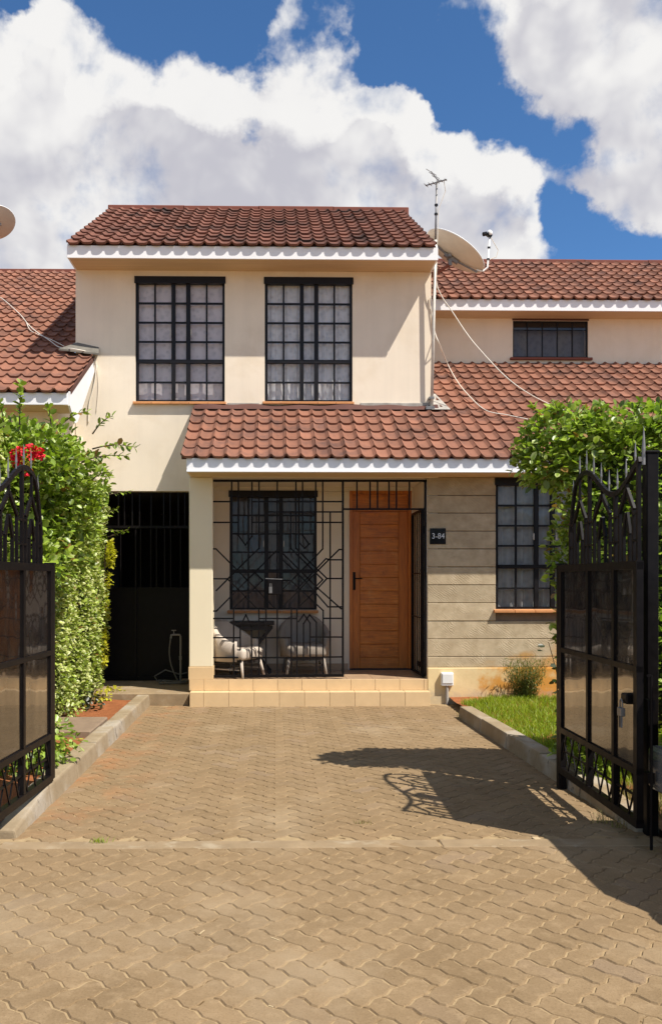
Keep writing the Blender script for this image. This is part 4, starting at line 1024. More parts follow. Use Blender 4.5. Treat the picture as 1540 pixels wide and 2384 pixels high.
def bumpy(x, y, s=0.0): return np.sin(x * 2.9 + s) * np.cos(y * 3.7 + s * 2) * .5 + np.sin(x * 7.3 + y * 5.1 + s) * .3 + np.sin(x * 13.1 - y * 11.7 + s) * .2
def face_points(n, kind, box, amp, seed=0., depth=.10):
    x0, x1, y0, y1, z0, z1 = box; a = RNG.random(n); b = RNG.random(n); k = RNG.random(n) ** 1.7 * depth
    if kind == 'right':
        y = y0 + (y1 - y0) * a; z = z0 + (z1 - z0) * b; P = np.stack([x1 + amp * bumpy(y, z, seed) - k, y, z], 1); N = np.tile([1., 0, .25], (n, 1))
    elif kind == 'left':
        y = y0 + (y1 - y0) * a; z = z0 + (z1 - z0) * b; P = np.stack([x0 - amp * bumpy(y, z, seed) + k, y, z], 1); N = np.tile([-1., 0, .25], (n, 1))
    elif kind == 'front':
        x = x0 + (x1 - x0) * a; z = z0 + (z1 - z0) * b; P = np.stack([x, y0 - amp * bumpy(x, z, seed) + k, z], 1); N = np.tile([0, -1., .25], (n, 1))
    elif kind == 'back':
        x = x0 + (x1 - x0) * a; z = z0 + (z1 - z0) * b; P = np.stack([x, y1 + amp * bumpy(x, z, seed) - k, z], 1); N = np.tile([0, 1., .25], (n, 1))
    else:
        x = x0 + (x1 - x0) * a; y = y0 + (y1 - y0) * b; P = np.stack([x, y, z1 + amp * bumpy(x, y, seed) - k], 1); N = np.tile([0, 0, 1.], (n, 1))
    return P, N
def cat(*pn): return np.concatenate([p for p, _ in pn]), np.concatenate([n for _, n in pn])
def spray(base, tip, nl, size, mat, parent, twig=True, droop=.1, sag=.0):
    base, tip = Vector(base), Vector(tip); pts = []
    for i in range(7):
        u = i / 6; pts.append(base.lerp(tip, u) + Vector((0, 0, sag * math.sin(u * 3.14))))
    if twig: build('twig', MB().tube(pts, [.008 - .006 * i / 6 for i in range(7)], 5), 'trunk', parent)
    P = []; N = []; d = (tip - base).normalized()
    for i in range(nl):
        u = .15 + .85 * (i + .5) / nl; j = min(5, int(u * 6)); q = pts[j].lerp(pts[j + 1], u * 6 - j)
        sd = d.orthogonal().normalized(); sd.rotate(Matrix.Rotation(i * 2.4, 3, d)); P.append(q); N.append(sd * .8 + d * .7)
    P = np.array([tuple(p) for p in P]); N = np.array([tuple(p) for p in N])
    single_leaves(P, N, RNG.uniform(size * .7, size * 1.2, nl), mat, parent, droop=droop, spread=.25)

# left clipped hedge, variegated
HXR = -2.24
hl = thing('clipped_hedge', (-2.9, 8.9, .07), 'tall clipped hedge of pale variegated leaves along the soil bed', 'hedge')
hb = (-3.6, HXR, 6.6, 11.45, .12, 2.78)
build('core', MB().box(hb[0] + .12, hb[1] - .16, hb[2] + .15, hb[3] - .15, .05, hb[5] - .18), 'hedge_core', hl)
P, N = cat(face_points(19000, 'right', hb, .07, 1.), face_points(3000, 'right', hb, .07, 1., .3), face_points(4200, 'back', hb, .06, 2.), face_points(2600, 'front', hb, .06, 3.), face_points(7000, 'top', hb, .08, 4.))
# rounded shoulder towards the driveway and thinner foot
foot = P[:, 2] < .45
P[foot, 0] -= (.45 - P[foot, 2]) * .35 * RNG.random(foot.sum())
foliage('foliage', P, N, RNG.uniform(.022, .066, len(P)), 'leaf_hedge', hl, spread=.8)
for k in range(7): build('stem', MB().tube([(-2.75 + random.uniform(-.2, .2), 7 + k * .62, .05), (-2.7, 7 + k * .62 + .1, .6)], [.03, .02], 6), 'trunk', hl)
# tall loose bush rising over the hedge by the gate
bl = thing('tall_bush', (-2.45, 7.9, .07), 'loose tall bush with glossy leaves and long shoots above the clipped hedge', 'bush')
build('stem', MB().tube([(-2.5, 7.9, .05), (-2.45, 7.85, 1.3), (-2.3, 7.9, 2.2)], [.045, .035, .02], 8), 'trunk', bl)
build('core', MB().lathe((-2.62, 7.9, 1.5), [(.02, 0), (.42, .25), (.50, .7), (.38, 1.1), (.02, 1.28)], 14), 'hedge_core', bl)
def blob_pts(n, c, r, thick=.35):
    v = RNG.normal(0, 1, (n, 3)); v /= np.linalg.norm(v, axis=1)[:, None]; k = 1 - thick * RNG.random(n) ** 1.5
    k *= 1 + .16 * bumpy(v[:, 0] * 2.2 + v[:, 2], v[:, 1] * 2.2 + v[:, 2], c[0] * 5)
    return np.array(c) + v * k[:, None] * np.array(r), v.copy()
cl = [blob_pts(4200, (-2.6, 7.9, 2.25), (.78, .95, .80)), blob_pts(1600, (-2.15, 7.7, 2.62), (.46, .55, .34)), blob_pts(1500, (-2.7, 7.3, 2.5), (.6, .6, .5)), blob_pts(1000, (-2.28, 7.6, 1.75), (.5, .6, .42)), blob_pts(700, (-2.05, 8.3, 2.2), (.4, .5, .35)), blob_pts(900, (-3.2, 7.6, 2.7), (.6, .6, .42)), blob_pts(1100, (-2.0, 8.1, 2.5), (.42, .5, .36)), blob_pts(700, (-2.15, 8.6, 2.0), (.35, .5, .4))]
P, N = cat(*cl)
foliage('foliage', P, N * .7 + np.array([.15, -.1, .35]), RNG.uniform(.045, .085, len(P)), 'leaf_green', bl, spread=.6)
for (px, py, Y, qx, qy, nl) in ((215, 1045, 7.8, 318, 1042, 22), (190, 1075, 7.8, 300, 1062, 18), (215, 1010, 7.9, 262, 968, 14), (140, 990, 7.7, 205, 958, 14), (45, 1000, 7.3, 48, 890, 26), (120, 1000, 7.6, 112, 945, 12), (250, 1095, 8.2, 245, 1120, 8), (210, 1120, 8, 262, 1100, 10), (10, 1000, 7.2, 0, 935, 14)):
    spray(at(px, py, Y), at(qx, qy, Y - .1), nl, .062, 'leaf_green', bl, sag=.03)
cand = face_points(190, 'right', (-3, -1.98, 7.2, 8.4, 1.5, 2.5), .12, 2.)
single_leaves(cand[0], cand[1] * .8 + np.array([0, -.6, .2]), RNG.uniform(.065, .10, 190), 'leaf_green', bl, droop=.3, spread=.4)
# gold shrub at the far end of the hedge
gs = thing('golden_shrub', (-2.2, 11.2, .1), 'yellow leaved shrub growing out of the far end of the hedge', 'shrub')
build('stem', MB().tube([(-2.32, 11.25, .06), (-2.25, 11.2, 1.0), (-2.2, 11.2, 2.0)], [.02, .016, .01], 6), 'trunk', gs)
P, N = cat(*[blob_pts(k, tuple(at(px, py, 11.25)), rr_, .5) for px, py, k, rr_ in ((257, 1290, 240, (.05, .12, .17)), (252, 1350, 60, (.05, .1, .1)), (243, 1425, 110, (.05, .12, .11)), (240, 1505, 260, (.06, .15, .26)), (246, 1395, 40, (.05, .1, .08)))])
foliage('foliage', P, N + np.array([.6, -.5, .3]), RNG.uniform(.03, .055, len(P)), 'leaf_gold', gs, spread=.6)
for px, py, w, lab_ in ((240, 1632, .10, 'smaller yellow green plant close against the hedge foot'), (268, 1624, .12, 'larger yellow green plant on the red soil near the passage slab')):
    c = gnd(px, py, .08); p = thing('golden_seedling', (c.x, c.y, .07), lab_, 'plant', 'low golden plants on the soil bed')
    P, N = blob_pts(70, (c.x, c.y, .14), (w, w, .08), .6); foliage('foliage', P, N, RNG.uniform(.03, .06, 70), 'leaf_gold', p)
    build('stem', MB().tube([(c.x, c.y, .06), (c.x, c.y, .15)], .006, 5), 'trunk', p)
# small dark plants at the foot of the hedge, and foliage under the gate
def ground_plant(px, py, w, h, n, mat, lab, size=.05, z=.08):
    c = gnd(px, py, z); p = thing('garden_plant', (c.x, c.y, z - .01), lab, 'plant')
    P, N = blob_pts(n, (c.x, c.y, z + h * .5), (w, w, h * .55), .7); foliage('foliage', P, N, RNG.uniform(size * .7, size * 1.3, n), mat, p)
    build('stem', MB().tube([(c.x, c.y, z - .02), (c.x, c.y, z + h * .5)], .008, 5), 'trunk', p)
ground_plant(208, 1650, .16, .20, 120, 'dark_leaf', 'dark purplish plant at the foot of the clipped hedge')
ground_plant(150, 1672, .22, .28, 260, 'leaf_hedge', 'low leafy plant where the hedge meets the drain cover')
ground_plant(60, 1790, .42, .40, 900, 'leaf_green', 'leafy plant seen through the lattice of the gate beside the soil bed', .055)
ground_plant(112, 1740, .12, .30, 200, 'leaf_hedge', 'bright leafy sprig sticking out beside the gate stile', .05)
# passage creepers
cr = thing('creeper', (-2.1, 11.5, ZL - .3), 'thin creeper stems hanging in front of the dark passage', 'creeper')
for a, b in (((250, 1152), (305, 1142)), ((252, 1250), (300, 1232)), ((250, 1195), (272, 1185)), ((245, 1235), (292, 1236))):
    spray(at(*a, 11.5), at(*b, 11.45), 9, .055, 'leaf_green', cr, droop=.8)
# red blossoms
c = at(62, 1062, 6.9); rb = thing('red_blossom', tuple(c), 'cluster of red flowers in front of the tall bush', 'flower')
build('stem', MB().tube([c + Vector((-.12, .5, -.25)), c + Vector((-.02, .2, -.10)), c], [.006, .005, .004], 5), 'trunk', rb)
for px, py, r_ in ((85, 1052, .048), (93, 1058, .036), (70, 1047, .036), (48, 1050, .030), (35, 1058, .034), (36, 1075, .040), (46, 1078, .028), (66, 1098, .026), (76, 1062, .03)):
    q = at(px, py, 6.85 + random.uniform(-.05, .05)); P, N = blob_pts(46, tuple(q), (r_, r_, r_), .6); foliage('flower_head', P, N, RNG.uniform(.018, .030, 46), 'blossom_red', rb, width=1.5)
P, N = blob_pts(80, tuple(at(65, 1075, 6.88)), (.07, .05, .06), .9); foliage('bracts', P, N, RNG.uniform(.02, .045, 80), 'leaf_gold', rb, width=.4)

# right hedge behind the open gate leaf
hr = thing('overgrown_hedge', (3.4, 6.5, .05), 'overgrown green hedge behind the open gate leaf with the lock', 'hedge')
hbr = (2.26, 5.6, 6.28, 6.85, .14, 2.74)
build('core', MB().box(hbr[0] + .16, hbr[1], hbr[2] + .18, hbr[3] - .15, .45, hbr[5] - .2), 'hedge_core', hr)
P, N = cat(face_points(9500, 'front', hbr, .08, 1., .16), face_points(2600, 'front', hbr, .08, 1., .45), face_points(2600, 'left', hbr, .10, 2., .2), face_points(4200, 'back', hbr, .08, 3.), face_points(4500, 'top', hbr, .09, 5., .16),
          blob_pts(1500, (2.22, 6.5, 2.60), (.36, .28, .30)), blob_pts(700, (2.08, 6.45, 2.45), (.26, .22, .20)), blob_pts(900, (2.8, 6.55, 2.72), (.6, .3, .20)), blob_pts(350, (2.26, 6.62, 1.75), (.17, .16, .34)), blob_pts(700, (3.3, 6.5, 2.78), (.5, .3, .18)))
k = RNG.random(len(P)) < np.where(P[:, 2] < .8, .75, 1.0); P, N = P[k], N[k]
foliage('foliage', P, N * .8 + np.array([-.1, -.1, .3]), RNG.uniform(.026, .078, len(P)), 'leaf_green', hr, spread=.65)
for k in range(8):
    x = 2.4 + k * .38; build('stem', MB().tube([(x, 6.55, .03), (x + random.uniform(-.1, .1), 6.5, .6), (x + random.uniform(-.2, .2), 6.5, 1.3)], [.035, .026, .014], 7), 'trunk', hr)
for (px, py, qx, qy, nl) in ((1250, 1040, 1203, 1046, 12), (1270, 1000, 1228, 985, 10), (1250, 960, 1240, 945, 8), (1300, 970, 1290, 935, 9), (1400, 960, 1395, 935, 8), (1318, 1190, 1286, 1180, 9), (1480, 955, 1490, 935, 8), (1300, 1080, 1222, 1068, 12)):
    spray(at(px, py, 6.38), at(qx, qy, 6.32), nl, .055, 'leaf_green', hr, droop=.4)
cand = face_points(150, 'front', (2.30, 3.5, 6.24, 6.6, .5, 2.8), .05, 2.)
single_leaves(cand[0], cand[1], RNG.uniform(.055, .085, 150), 'leaf_green', hr, droop=.4, spread=.5)
# herbs by the plinth
hb_c = at(1222, 1622, 10.60)
hbo = thing('feathery_herb', (hb_c.x, hb_c.y, .07), 'feathery grey green herb bush against the stained plinth', 'plant')
for i in range(90):
    a = random.uniform(0, 6.28); l = random.uniform(.25, .58); tip = Vector((hb_c.x + math.cos(a) * .30 * random.random() ** .7, hb_c.y + math.sin(a) * .12 * random.random(), .08 + l))
    b0 = Vector((hb_c.x + random.uniform(-.05, .05), hb_c.y + random.uniform(-.03, .03), .07))
    build('stalk', MB().tube([b0, b0.lerp(tip, .5) + Vector((0, 0, .04)), tip], [.003, .002, .001], 4), 'herb_leaf', hbo)
P = []; 
for i in range(3600):
    a = random.uniform(0, 6.28); u = random.random() ** 1.3; P.append((hb_c.x + math.cos(a) * (.13 + .17 * u) * random.random() ** .5, hb_c.y + math.sin(a) * .12 * u,  .09 + .52 * u * random.uniform(.6, 1)))
P = np.array(P); foliage('foliage', P, np.tile([0, -.2, .9], (len(P), 1)), RNG.uniform(.02, .05, len(P)), 'herb_leaf', hbo, width=.3)
lp = gnd(1303, 1630, .08)
leg = thing('leggy_plant', (lp.x, lp.y - .05, .07), 'leggy plant with a few broad leaves by the stone wall', 'plant')
bs = Vector((lp.x, lp.y - .05, .07)); tp_ = at(1276, 1495, 10.3)
build('stem', MB().tube([bs, bs.lerp(tp_, .5) + Vector((.02, 0, 0)), tp_], [.008, .006, .004], 6), 'trunk', leg)
for px, py in ((1262, 1502), (1270, 1490), (1284, 1496), (1258, 1514), (1290, 1512), (1294, 1528), (1276, 1555), (1288, 1548), (1300, 1560), (1282, 1590), (1298, 1604), (1276, 1612)):
    q = at(px + 6, py + 2, 10.3); single_leaves(np.array([tuple(q)]), np.array([[random.choice((-1, 1)) * .9, -.5, .1]]), np.array([.10]), 'dark_leaf', leg, droop=.2, spread=.2)

# ------------------------------------------------------------------ driveway gate leaves
def gate_leaf(xn, yn, xf, yf, lab, mirror, lock=False, ys=None):
    t = thing('driveway_gate', ((xn + xf) / 2, (yn + yf) / 2, .16), lab, 'gate')
    O = Vector((xf, yf, 0)); D = Vector((xn - xf, yn - yf, 0)); L = D.length; D.normalize(); out = Vector((-1 if mirror > 0 else 1, 0, 0))
    out = (out - D * out.dot(D)).normalized()
    def p(s, z, o=0.0): return O + D * s + out * o + Vector((0, 0, z))
    z0, zl, zm, zt = .165, .465, 1.055, 1.655
    def bar(name, a, b, w, h=None, mat='black_iron'): return build(name, MB().bar(a, b, w, h, side=tuple(out)), mat, t)
    st = ys or [0, .60, 1.06, L]
    for i, s in enumerate(st):
        w = .05 if i in (0, len(st) - 1) else .038
        bar('stile', p(min(max(s, .025), L - .025), z0), p(min(max(s, .025), L - .025), zt + .02), w, .04)
    for z, w in ((z0, .05), (zl, .04), (zm, .034), (zt, .05)): bar('rail', p(0, z), p(L, z), w, .044)
    for a, b in zip(st[:-1], st[1:]):
        for c, d in ((zl, zm), (zm, zt)):
            g_ = .018; A, B, C, D_ = p(a + g_, c + g_, .006), p(b - g_, c + g_, .006), p(b - g_, d - g_, .006), p(a + g_, d - g_, .006)
            E = [q_ - out * .008 for q_ in (A, B, C, D_)]
            m = MB().hexa([A, B, E[1], E[0], D_, C, E[2], E[3]]); build('sheet_panel', m, 'gate_gloss', t)
    # lattice at the foot
    zc = (z0 + zl) / 2; bar('lattice_bar', p(0, zc), p(L, zc), .012, .012)
    n = 9
    for i in range(n):
        a = L * (i + .1) / n; b = L * (i + .9) / n
        bar('lattice_bar', p(a, z0 + .02, .008), p(b, zl - .02, .008), .011, .008); 
        bar('lattice_bar', p(b, z0 + .02, -.008), p(a, zl - .02, -.008), .011, .008)
    # crest: nested pointed bars under a wavy top rail with spikes
    s0 = .20
    def ztop(s):
        k = (s - s0) / (L - s0); return 2.20 + .10 * math.sin(k * 2 * math.pi * 1.15 - .25) - .30 * max(0, 1 - k / .12) ** 2
    N_ = 30; m = MB()
    for i in range(N_):
        a, b = s0 + (L - s0) * i / N_, s0 + (L - s0) * (i + 1) / N_; m.bar(p(a, ztop(a)), p(b + .003, ztop(b)), .032, .020, side=tuple(out))
    build('top_rail', m, 'black_iron', t)
    cs = [s0 + .012, st[1], st[2], L - .02]
    for s in cs: bar('picket', p(s, zt), p(s, ztop(s)), .026, .022)
    for a, b in zip(cs[:-1], cs[1:]):
        w = b - a; c = (a + b) / 2
        for k, (hw, zz) in enumerate(((.30, 1.98), (.13, 1.84))):
            l, r = c - w * hw, c + w * hw; pk = zz + .13
            bar('picket', p(l, zt), p(l, zz), .022, .018); bar('picket', p(r, zt), p(r, zz), .022, .018)
            bar('chevron', p(l, zz, .002), p(c, pk, .002), .030, .016); bar('chevron', p(r, zz, -.002), p(c, pk, -.002), .030, .016)
        for zz in (1.80, 1.955): bar('cross_bar', p(a, zz, .004), p(c - w * .30, zz, .004), .014, .012); bar('cross_bar', p(c + w * .30, zz, .004), p(b, zz, .004), .014, .012)
        bar('picket', p(c, 2.10), p(c, ztop(c)), .016, .016)
    ns = 9
    for i in range(ns):
        s = s0 + (L - s0) * (i + .5) / ns; z = ztop(s)
        build('spike', MB().tube([p(s, z), p(s, z + .045), p(s, z + .06), p(s, z + .15)], [.005, .005, .008, .0012], 6), 'grey_metal', t)
    if lock:
        q = L - .14
        build('lock', MB().box(*(lambda a: (a.x - .025, a.x + .02, a.y - .05, a.y + .035, .84, .90))(p(q, 0, .02))), 'black_iron', t, bevel=.008)
        pk = p(q + .0, .88, .055)
        build('padlock', MB().box(pk.x - .014, pk.x + .014, pk.y - .028, pk.y + .028, .765, .815).tube([(pk.x, pk.y - .018, .815), (pk.x, pk.y - .018, .85), (pk.x, pk.y, .865), (pk.x, pk.y + .018, .85), (pk.x, pk.y + .018, .815)], .006, 6), 'grey_metal', t, bevel=.003)
        build('key', MB().bar((pk.x - .005, pk.y - .02, .765), (pk.x - .01, pk.y - .03, .70), .010, .003).bar((pk.x - .005, pk.y + .01, .765), (pk.x, pk.y + .02, .695), .010, .003), 'grey_metal', t)
        a = p(L - .02, 1.0, -.06); build('drop_bolt', MB().tube([(a.x, a.y - .03, .02), (a.x, a.y - .03, 1.02)], .009, 8).bar((a.x, a.y - .03, 1.02), (a.x - .03, a.y - .03, 1.02), .010).box(a.x - .02, a.x + .02, a.y - .03, a.y + .03, .40, .46).box(a.x - .02, a.x + .02, a.y - .03, a.y + .03, .82, .88), 'black_iron', t)
    for z in (.40, 1.40):
        a = p(0, z); build('hinge', MB().tube([a + D * -.018, a + D * -.018 + Vector((0, 0, .10))], .016, 8), 'black_iron', t)
    return t
fR = at(1306, 1500, 6.33); nR = at(1489, 1560, 4.90)
gate_leaf(nR.x, 4.90, fR.x, 6.33, 'black steel gate leaf with padlock and keys, standing open beside the lawn', 1, True, [0, .60, 1.06, 1.43])
fL = at(117, 1500, 6.13); nL = at(0, 1560, 5.20)
gate_leaf(fL.x - .075, 4.68, fL.x, 6.13, 'black steel gate leaf standing open in front of the red blossoms', -1, False, [0, .585, 1.05, 1.45])
def gate_post(x, y, w, h, lab):
    t = thing('gate_post', (x, y, 0), lab, 'post')
    build('shaft', MB().box(x - w / 2, x + w / 2, y - w / 2, y + w / 2, -.03, h), 'black_iron', t, bevel=.006)
    build('cap', MB().box(x - w / 2 - .006, x + w / 2 + .006, y - w / 2 - .006, y + w / 2 + .006, h + .0005, h + .014), 'black_iron', t, bevel=.003)
    return t
pp = at(1513, 1953, 5.28); gp = gate_post(pp.x, 5.28, .074, at(1513, 1056, 5.28).z, 'thick black steel post standing next to the padlocked gate leaf')
build('spike', MB().tube([(pp.x - .05, 5.26, 2.28), (pp.x - .05, 5.26, 2.38), (pp.x - .05, 5.26, 2.52)], [.012, .012, .002], 6), 'grey_metal', gp)
gate_post(fR.x + .03, 6.42, .06, 1.68, 'slim black hinge post in front of the overgrown hedge')
gate_post(fL.x - .03, 6.24, .06, 1.68, 'slim black hinge post by the soil bed and tall bush')

# ------------------------------------------------------------------ mast, dishes, cables
def antenna():
    b = at(1004, 944, 11.87); tp = at(1016, 424, 11.80); zb = zlo(11.87) + .05
    t = thing('antenna_mast', (b.x, 11.87, zb), 'slim leaning metal mast with a small aerial at the roof corner', 'antenna')
    b = Vector((b.x, 11.87, zb)); mid = b.lerp(tp, .745)
    build('mast', MB().tube([b, mid], .022, 10), 'pale_metal', t, smooth=True); build('mast_extension', MB().tube([mid - (mid - b).normalized() * .15, tp], .013, 8), 'grey_metal', t, smooth=True)
    build('base_bracket', MB().box(b.x - .09, b.x + .03, 11.80, 11.94, zb - .03, zb + .015).bar((b.x - .08, 11.90, zb), (b.x, 11.87, zb + .12), .015), 'grey_metal', t)
    for k in (.06,): 
        q_ = b.lerp(mid, k); build('wall_clamp', MB().box(q_.x - .04, q_.x + .03, 11.84, WY + .01, q_.z - .015, q_.z + .015), 'grey_metal', t)
    # small yagi on top
    c = Vector(tp); boom = Vector((.75, -.35, .08)).normalized()
    build('boom', MB().bar(c - boom * .16, c + boom * .14, .014), 'grey_metal', t)
    el = Vector((.35, .75, .15)).normalized()
    for k in range(6):
        q_ = c + boom * (-.15 + .055 * k); l = .10 - .008 * k; build('element', MB().bar(q_ - el * l, q_ + el * l, .007), 'grey_metal', t)
    c2 = c + Vector((-.03, 0, .05)); build('boom', MB().bar(c2 + Vector((-.05, 0, .10)), c2 + Vector((.06, 0, -.04)), .013), 'grey_metal', t)
    for k in range(3): q_ = c2 + Vector((-.045 + .04 * k, 0, .09 - .045 * k)); build('element', MB().bar(q_ - Vector((.08, .05, -.02)), q_ + Vector((.08, .05, -.02)), .006), 'grey_metal', t)
    for k in (.86, .90): q_ = b.lerp(tp, k); build('cable_clip', MB().lathe(q_, [(.0, -.012), (.024, -.012), (.024, .012), (0, .012)], 8), 'plate_black', t)
    build('lead', MB().tube([c + boom * .1, c + Vector((.12, 0, -.12)), b.lerp(tp, .88) + Vector((.03, 0, 0)), b.lerp(tp, .5) + Vector((.02, -.015, 0))], .005, 5), 'cable_white', t)
antenna()
def dish(name, c, n, axu, ru, rv, depth, label, mat):
    t = thing(name, tuple(c), label, 'satellite dish'); n = Vector(n).normalized(); u = Vector(axu); u = (u - n * u.dot(n)).normalized(); v = n.cross(u)
    rings = 9; seg = 40; rows_f, rows_b = [], []
    for i in range(rings + 1):
        k = i / rings; f, b = [], []
        for j in range(seg + 1):
            a = 2 * math.pi * j / seg; q_ = c + u * (ru * k * math.cos(a)) + v * (rv * k * math.sin(a)) + n * (depth * k * k)
            f.append(q_ + n * .006); b.append(q_ - n * .006)
        rows_f.append(f); rows_b.append(b)
    m = MB().grid(rows_f).grid([r_[::-1] for r_ in rows_b]); m.grid([rows_b[-1], rows_f[-1]])
    o = build('reflector', m, mat, t, smooth=True); 
    rim = [c + u * (ru * math.cos(2 * math.pi * j / seg)) + v * (rv * math.sin(2 * math.pi * j / seg)) + n * (depth + .002) for j in range(seg + 1)]
    build('rim', MB().tube(rim, .009, 6, cap=False), 'white_plastic', t, smooth=True)
    return t, n, u, v
Yd = 12.9; cD = at(1052, 592, Yd)
uD = at(1127, 628, Yd) - at(982, 528, Yd); nD = Vector((.55, .02, .83))
t, n_, u_, v_ = dish('satellite_dish', cD - Vector((0, 0, .02)), nD, uD, .50, .46, .085, 'cream satellite dish on a bracket beside the mast, seen from below', 'dish_paint')
bk = cD - n_ * .06
build('bracket', MB().bar(bk - u_ * .10, bk + u_ * .14, .05).bar(bk, bk - Vector((.0, 0, .12)), .05).bar(bk - u_ * .02 + v_ * .08, bk - u_ * .02 - v_ * .08, .04).bar(bk + u_ * .02, cD + u_ * .46 - n_ * .01, .022).bar(bk, cD - u_ * .40 - n_ * .0, .022), 'grey_metal', t)
ft = Vector((XR, Yd + .1, at(1022, 655, Yd).z)); build('arm', MB().tube([bk - Vector((0, 0, .10)), bk - Vector((.06, 0, .14)), ft], .024, 8), 'ridge_red', t, smooth=True)
e0 = cD + u_ * .49 + n_ * .06; e1 = at(1139, 548, Yd)
build('feed_arm', MB().tube([e0 - u_ * .06 - n_ * .05, e0 + u_ * .04 - n_ * .01, e0 + u_ * .06 + n_ * .08, e1], .015, 8), 'white_plastic', t, smooth=True)
build('feed_horn', MB().lathe(e1, [(0, -.03), (.035, -.03), (.035, .05), (0, .05)], 10, axis=(-.6, -.1, .35)).tube([e1 + Vector((-.05, 0, .03)), e1 + Vector((-.10, -.01, .015))], .032, 10), 'plate_black', t)
build('feed_cover', MB().lathe(e1 + Vector((.0, 0, .03)), [(0, -.04), (.04, -.03), (.045, .02), (.02, .05), (0, .055)], 10), 'white_plastic', t, smooth=True)
for k in (.25, .62): q_ = e0.lerp(e1, k) + (u_ * .06 + n_ * .08) * (1 - k); build('clip', MB().lathe(q_, [(0, -.012), (.022, -.012), (.022, .012), (0, .012)], 8), 'plate_black', t)
q_ = e0.lerp(e1, .5); build('lead', MB().tube([e1 + Vector((.02, 0, -.03)), e1 + Vector((.13, 0, -.22)), e1 + Vector((.10, 0, -.32)), e1 + Vector((.0, 0, -.36))], .006, 5), 'cable_white', t)
# neighbour's dish, cut by the frame
cL = at(-12, 523, 14.8); t, n_, u_, v_ = dish('satellite_dish', cL, Vector((-.40, .45, .80)), Vector((1, .2, .35)), .36, .33, .06, 'beige satellite dish above the neighbouring roof, seen from behind', 'dish_paint')
build('pole', MB().tube([cL - n_ * .05, cL - n_ * .10 - Vector((0, 0, .25)), (cL.x - .05, 14.75, znl(14.75) + .02)], .02, 8), 'grey_metal', t, smooth=True)
build('bracket', MB().bar(cL - n_ * .03 - u_ * .1, cL - n_ * .03 + u_ * .1, .03).bar(cL - n_ * .04, cL - n_ * .09 - Vector((0, 0, .10)), .04), 'grey_metal', t)
def cable(pts, lab, r=.0075, mat='cable_white'):
    P = [Vector(p) for p in pts]; Q = []
    for i in range(len(P) - 1):
        a, b, c, d = P[max(i - 1, 0)], P[i], P[i + 1], P[min(i + 2, len(P) - 1)]
        for k in range(6):
            u = k / 6; Q.append(.5 * ((2 * b) + (c - a) * u + (2 * a - 5 * b + 4 * c - d) * u * u + (3 * b - a - 3 * c + d) * u ** 3))
    Q.append(P[-1]); o = build('cable', MB().tube(Q, r, 6), mat, None, smooth=True); tag(o, lab, 'cable', 'cables over the roofs')
def on_lower(px, py, lift=.10):                      # where that ray meets the lower roof
    best = None
    d = FW + RT * ((px - CX) / F) + Vector((0, 0, 1)) * ((HY - py) / F)
    # z = ZLE + sl*(y-YE)+lift
    tt = (ZLE - sl * YE + lift - CH) / (d.z - sl * d.y); return Vector((tt * d.x, tt * d.y, CH + tt * d.z))
cable([at(1014, 560, 11.84), at(1014, 650, 11.85), at(1028, 690, 11.86), at(1050, 722, 11.86), at(1085, 775, 11.8), at(1120, 818, 11.6), at(1180, 880, 11.35), at(1240, 922, 11.3), on_lower(1300, 950), on_lower(1330, 962)], 'pale cable running from the mast down across the tiles to the hedge')
cable([at(1001, 690, 11.93), at(1004, 730, 11.93), at(1012, 775, 11.93), at(1024, 805, 11.97), on_lower(1040, 845), on_lower(1062, 885), on_lower(1090, 920), on_lower(1130, 955), on_lower(1180, 966), on_lower(1228, 976)], 'pale cable looping low over the tiles at the foot of the mast')
def on_left(px, py, lift=.06):
    s_ = (lrz.z - .04 - zle) / (17.6 - EYL); d = FW + RT * ((px - CX) / F) + Vector((0, 0, 1)) * ((HY - py) / F)
    tt = (zle - s_ * EYL + lift - CH) / (d.z - s_ * d.y); return Vector((tt * d.x, tt * d.y, CH + tt * d.z))
cable([on_left(-10, 688), on_left(8, 697), on_left(45, 730), on_left(66, 755), on_left(85, 772), on_left(115, 792), on_left(138, 808), at(170, 812, 11.74), at(205, 820, 11.85), at(221, 838, 11.93), at(224, 860, 11.93), at(216, 905, 11.94), at(207, 940, 11.94), at(205, 985, 11.94)], 'twisted pale cable across the neighbouring roof and down the cream wall')
cable([on_left(62, 752), on_left(70, 768), on_left(88, 778), on_left(118, 790), on_left(150, 806, .08)], 'loose second strand of cable lying on the neighbouring roof', .006)
cable([at(222, 835, 11.935), at(205, 860, 11.935), at(182, 882, 11.4)], 'thin grey wire across the white barge board', .004, 'hose_grey')
cable([at(226, 850, 11.94), at(229, 900, 11.94), at(224, 960, 11.94)], 'thin pale wire hanging on the cream wall by the barge board', .003)

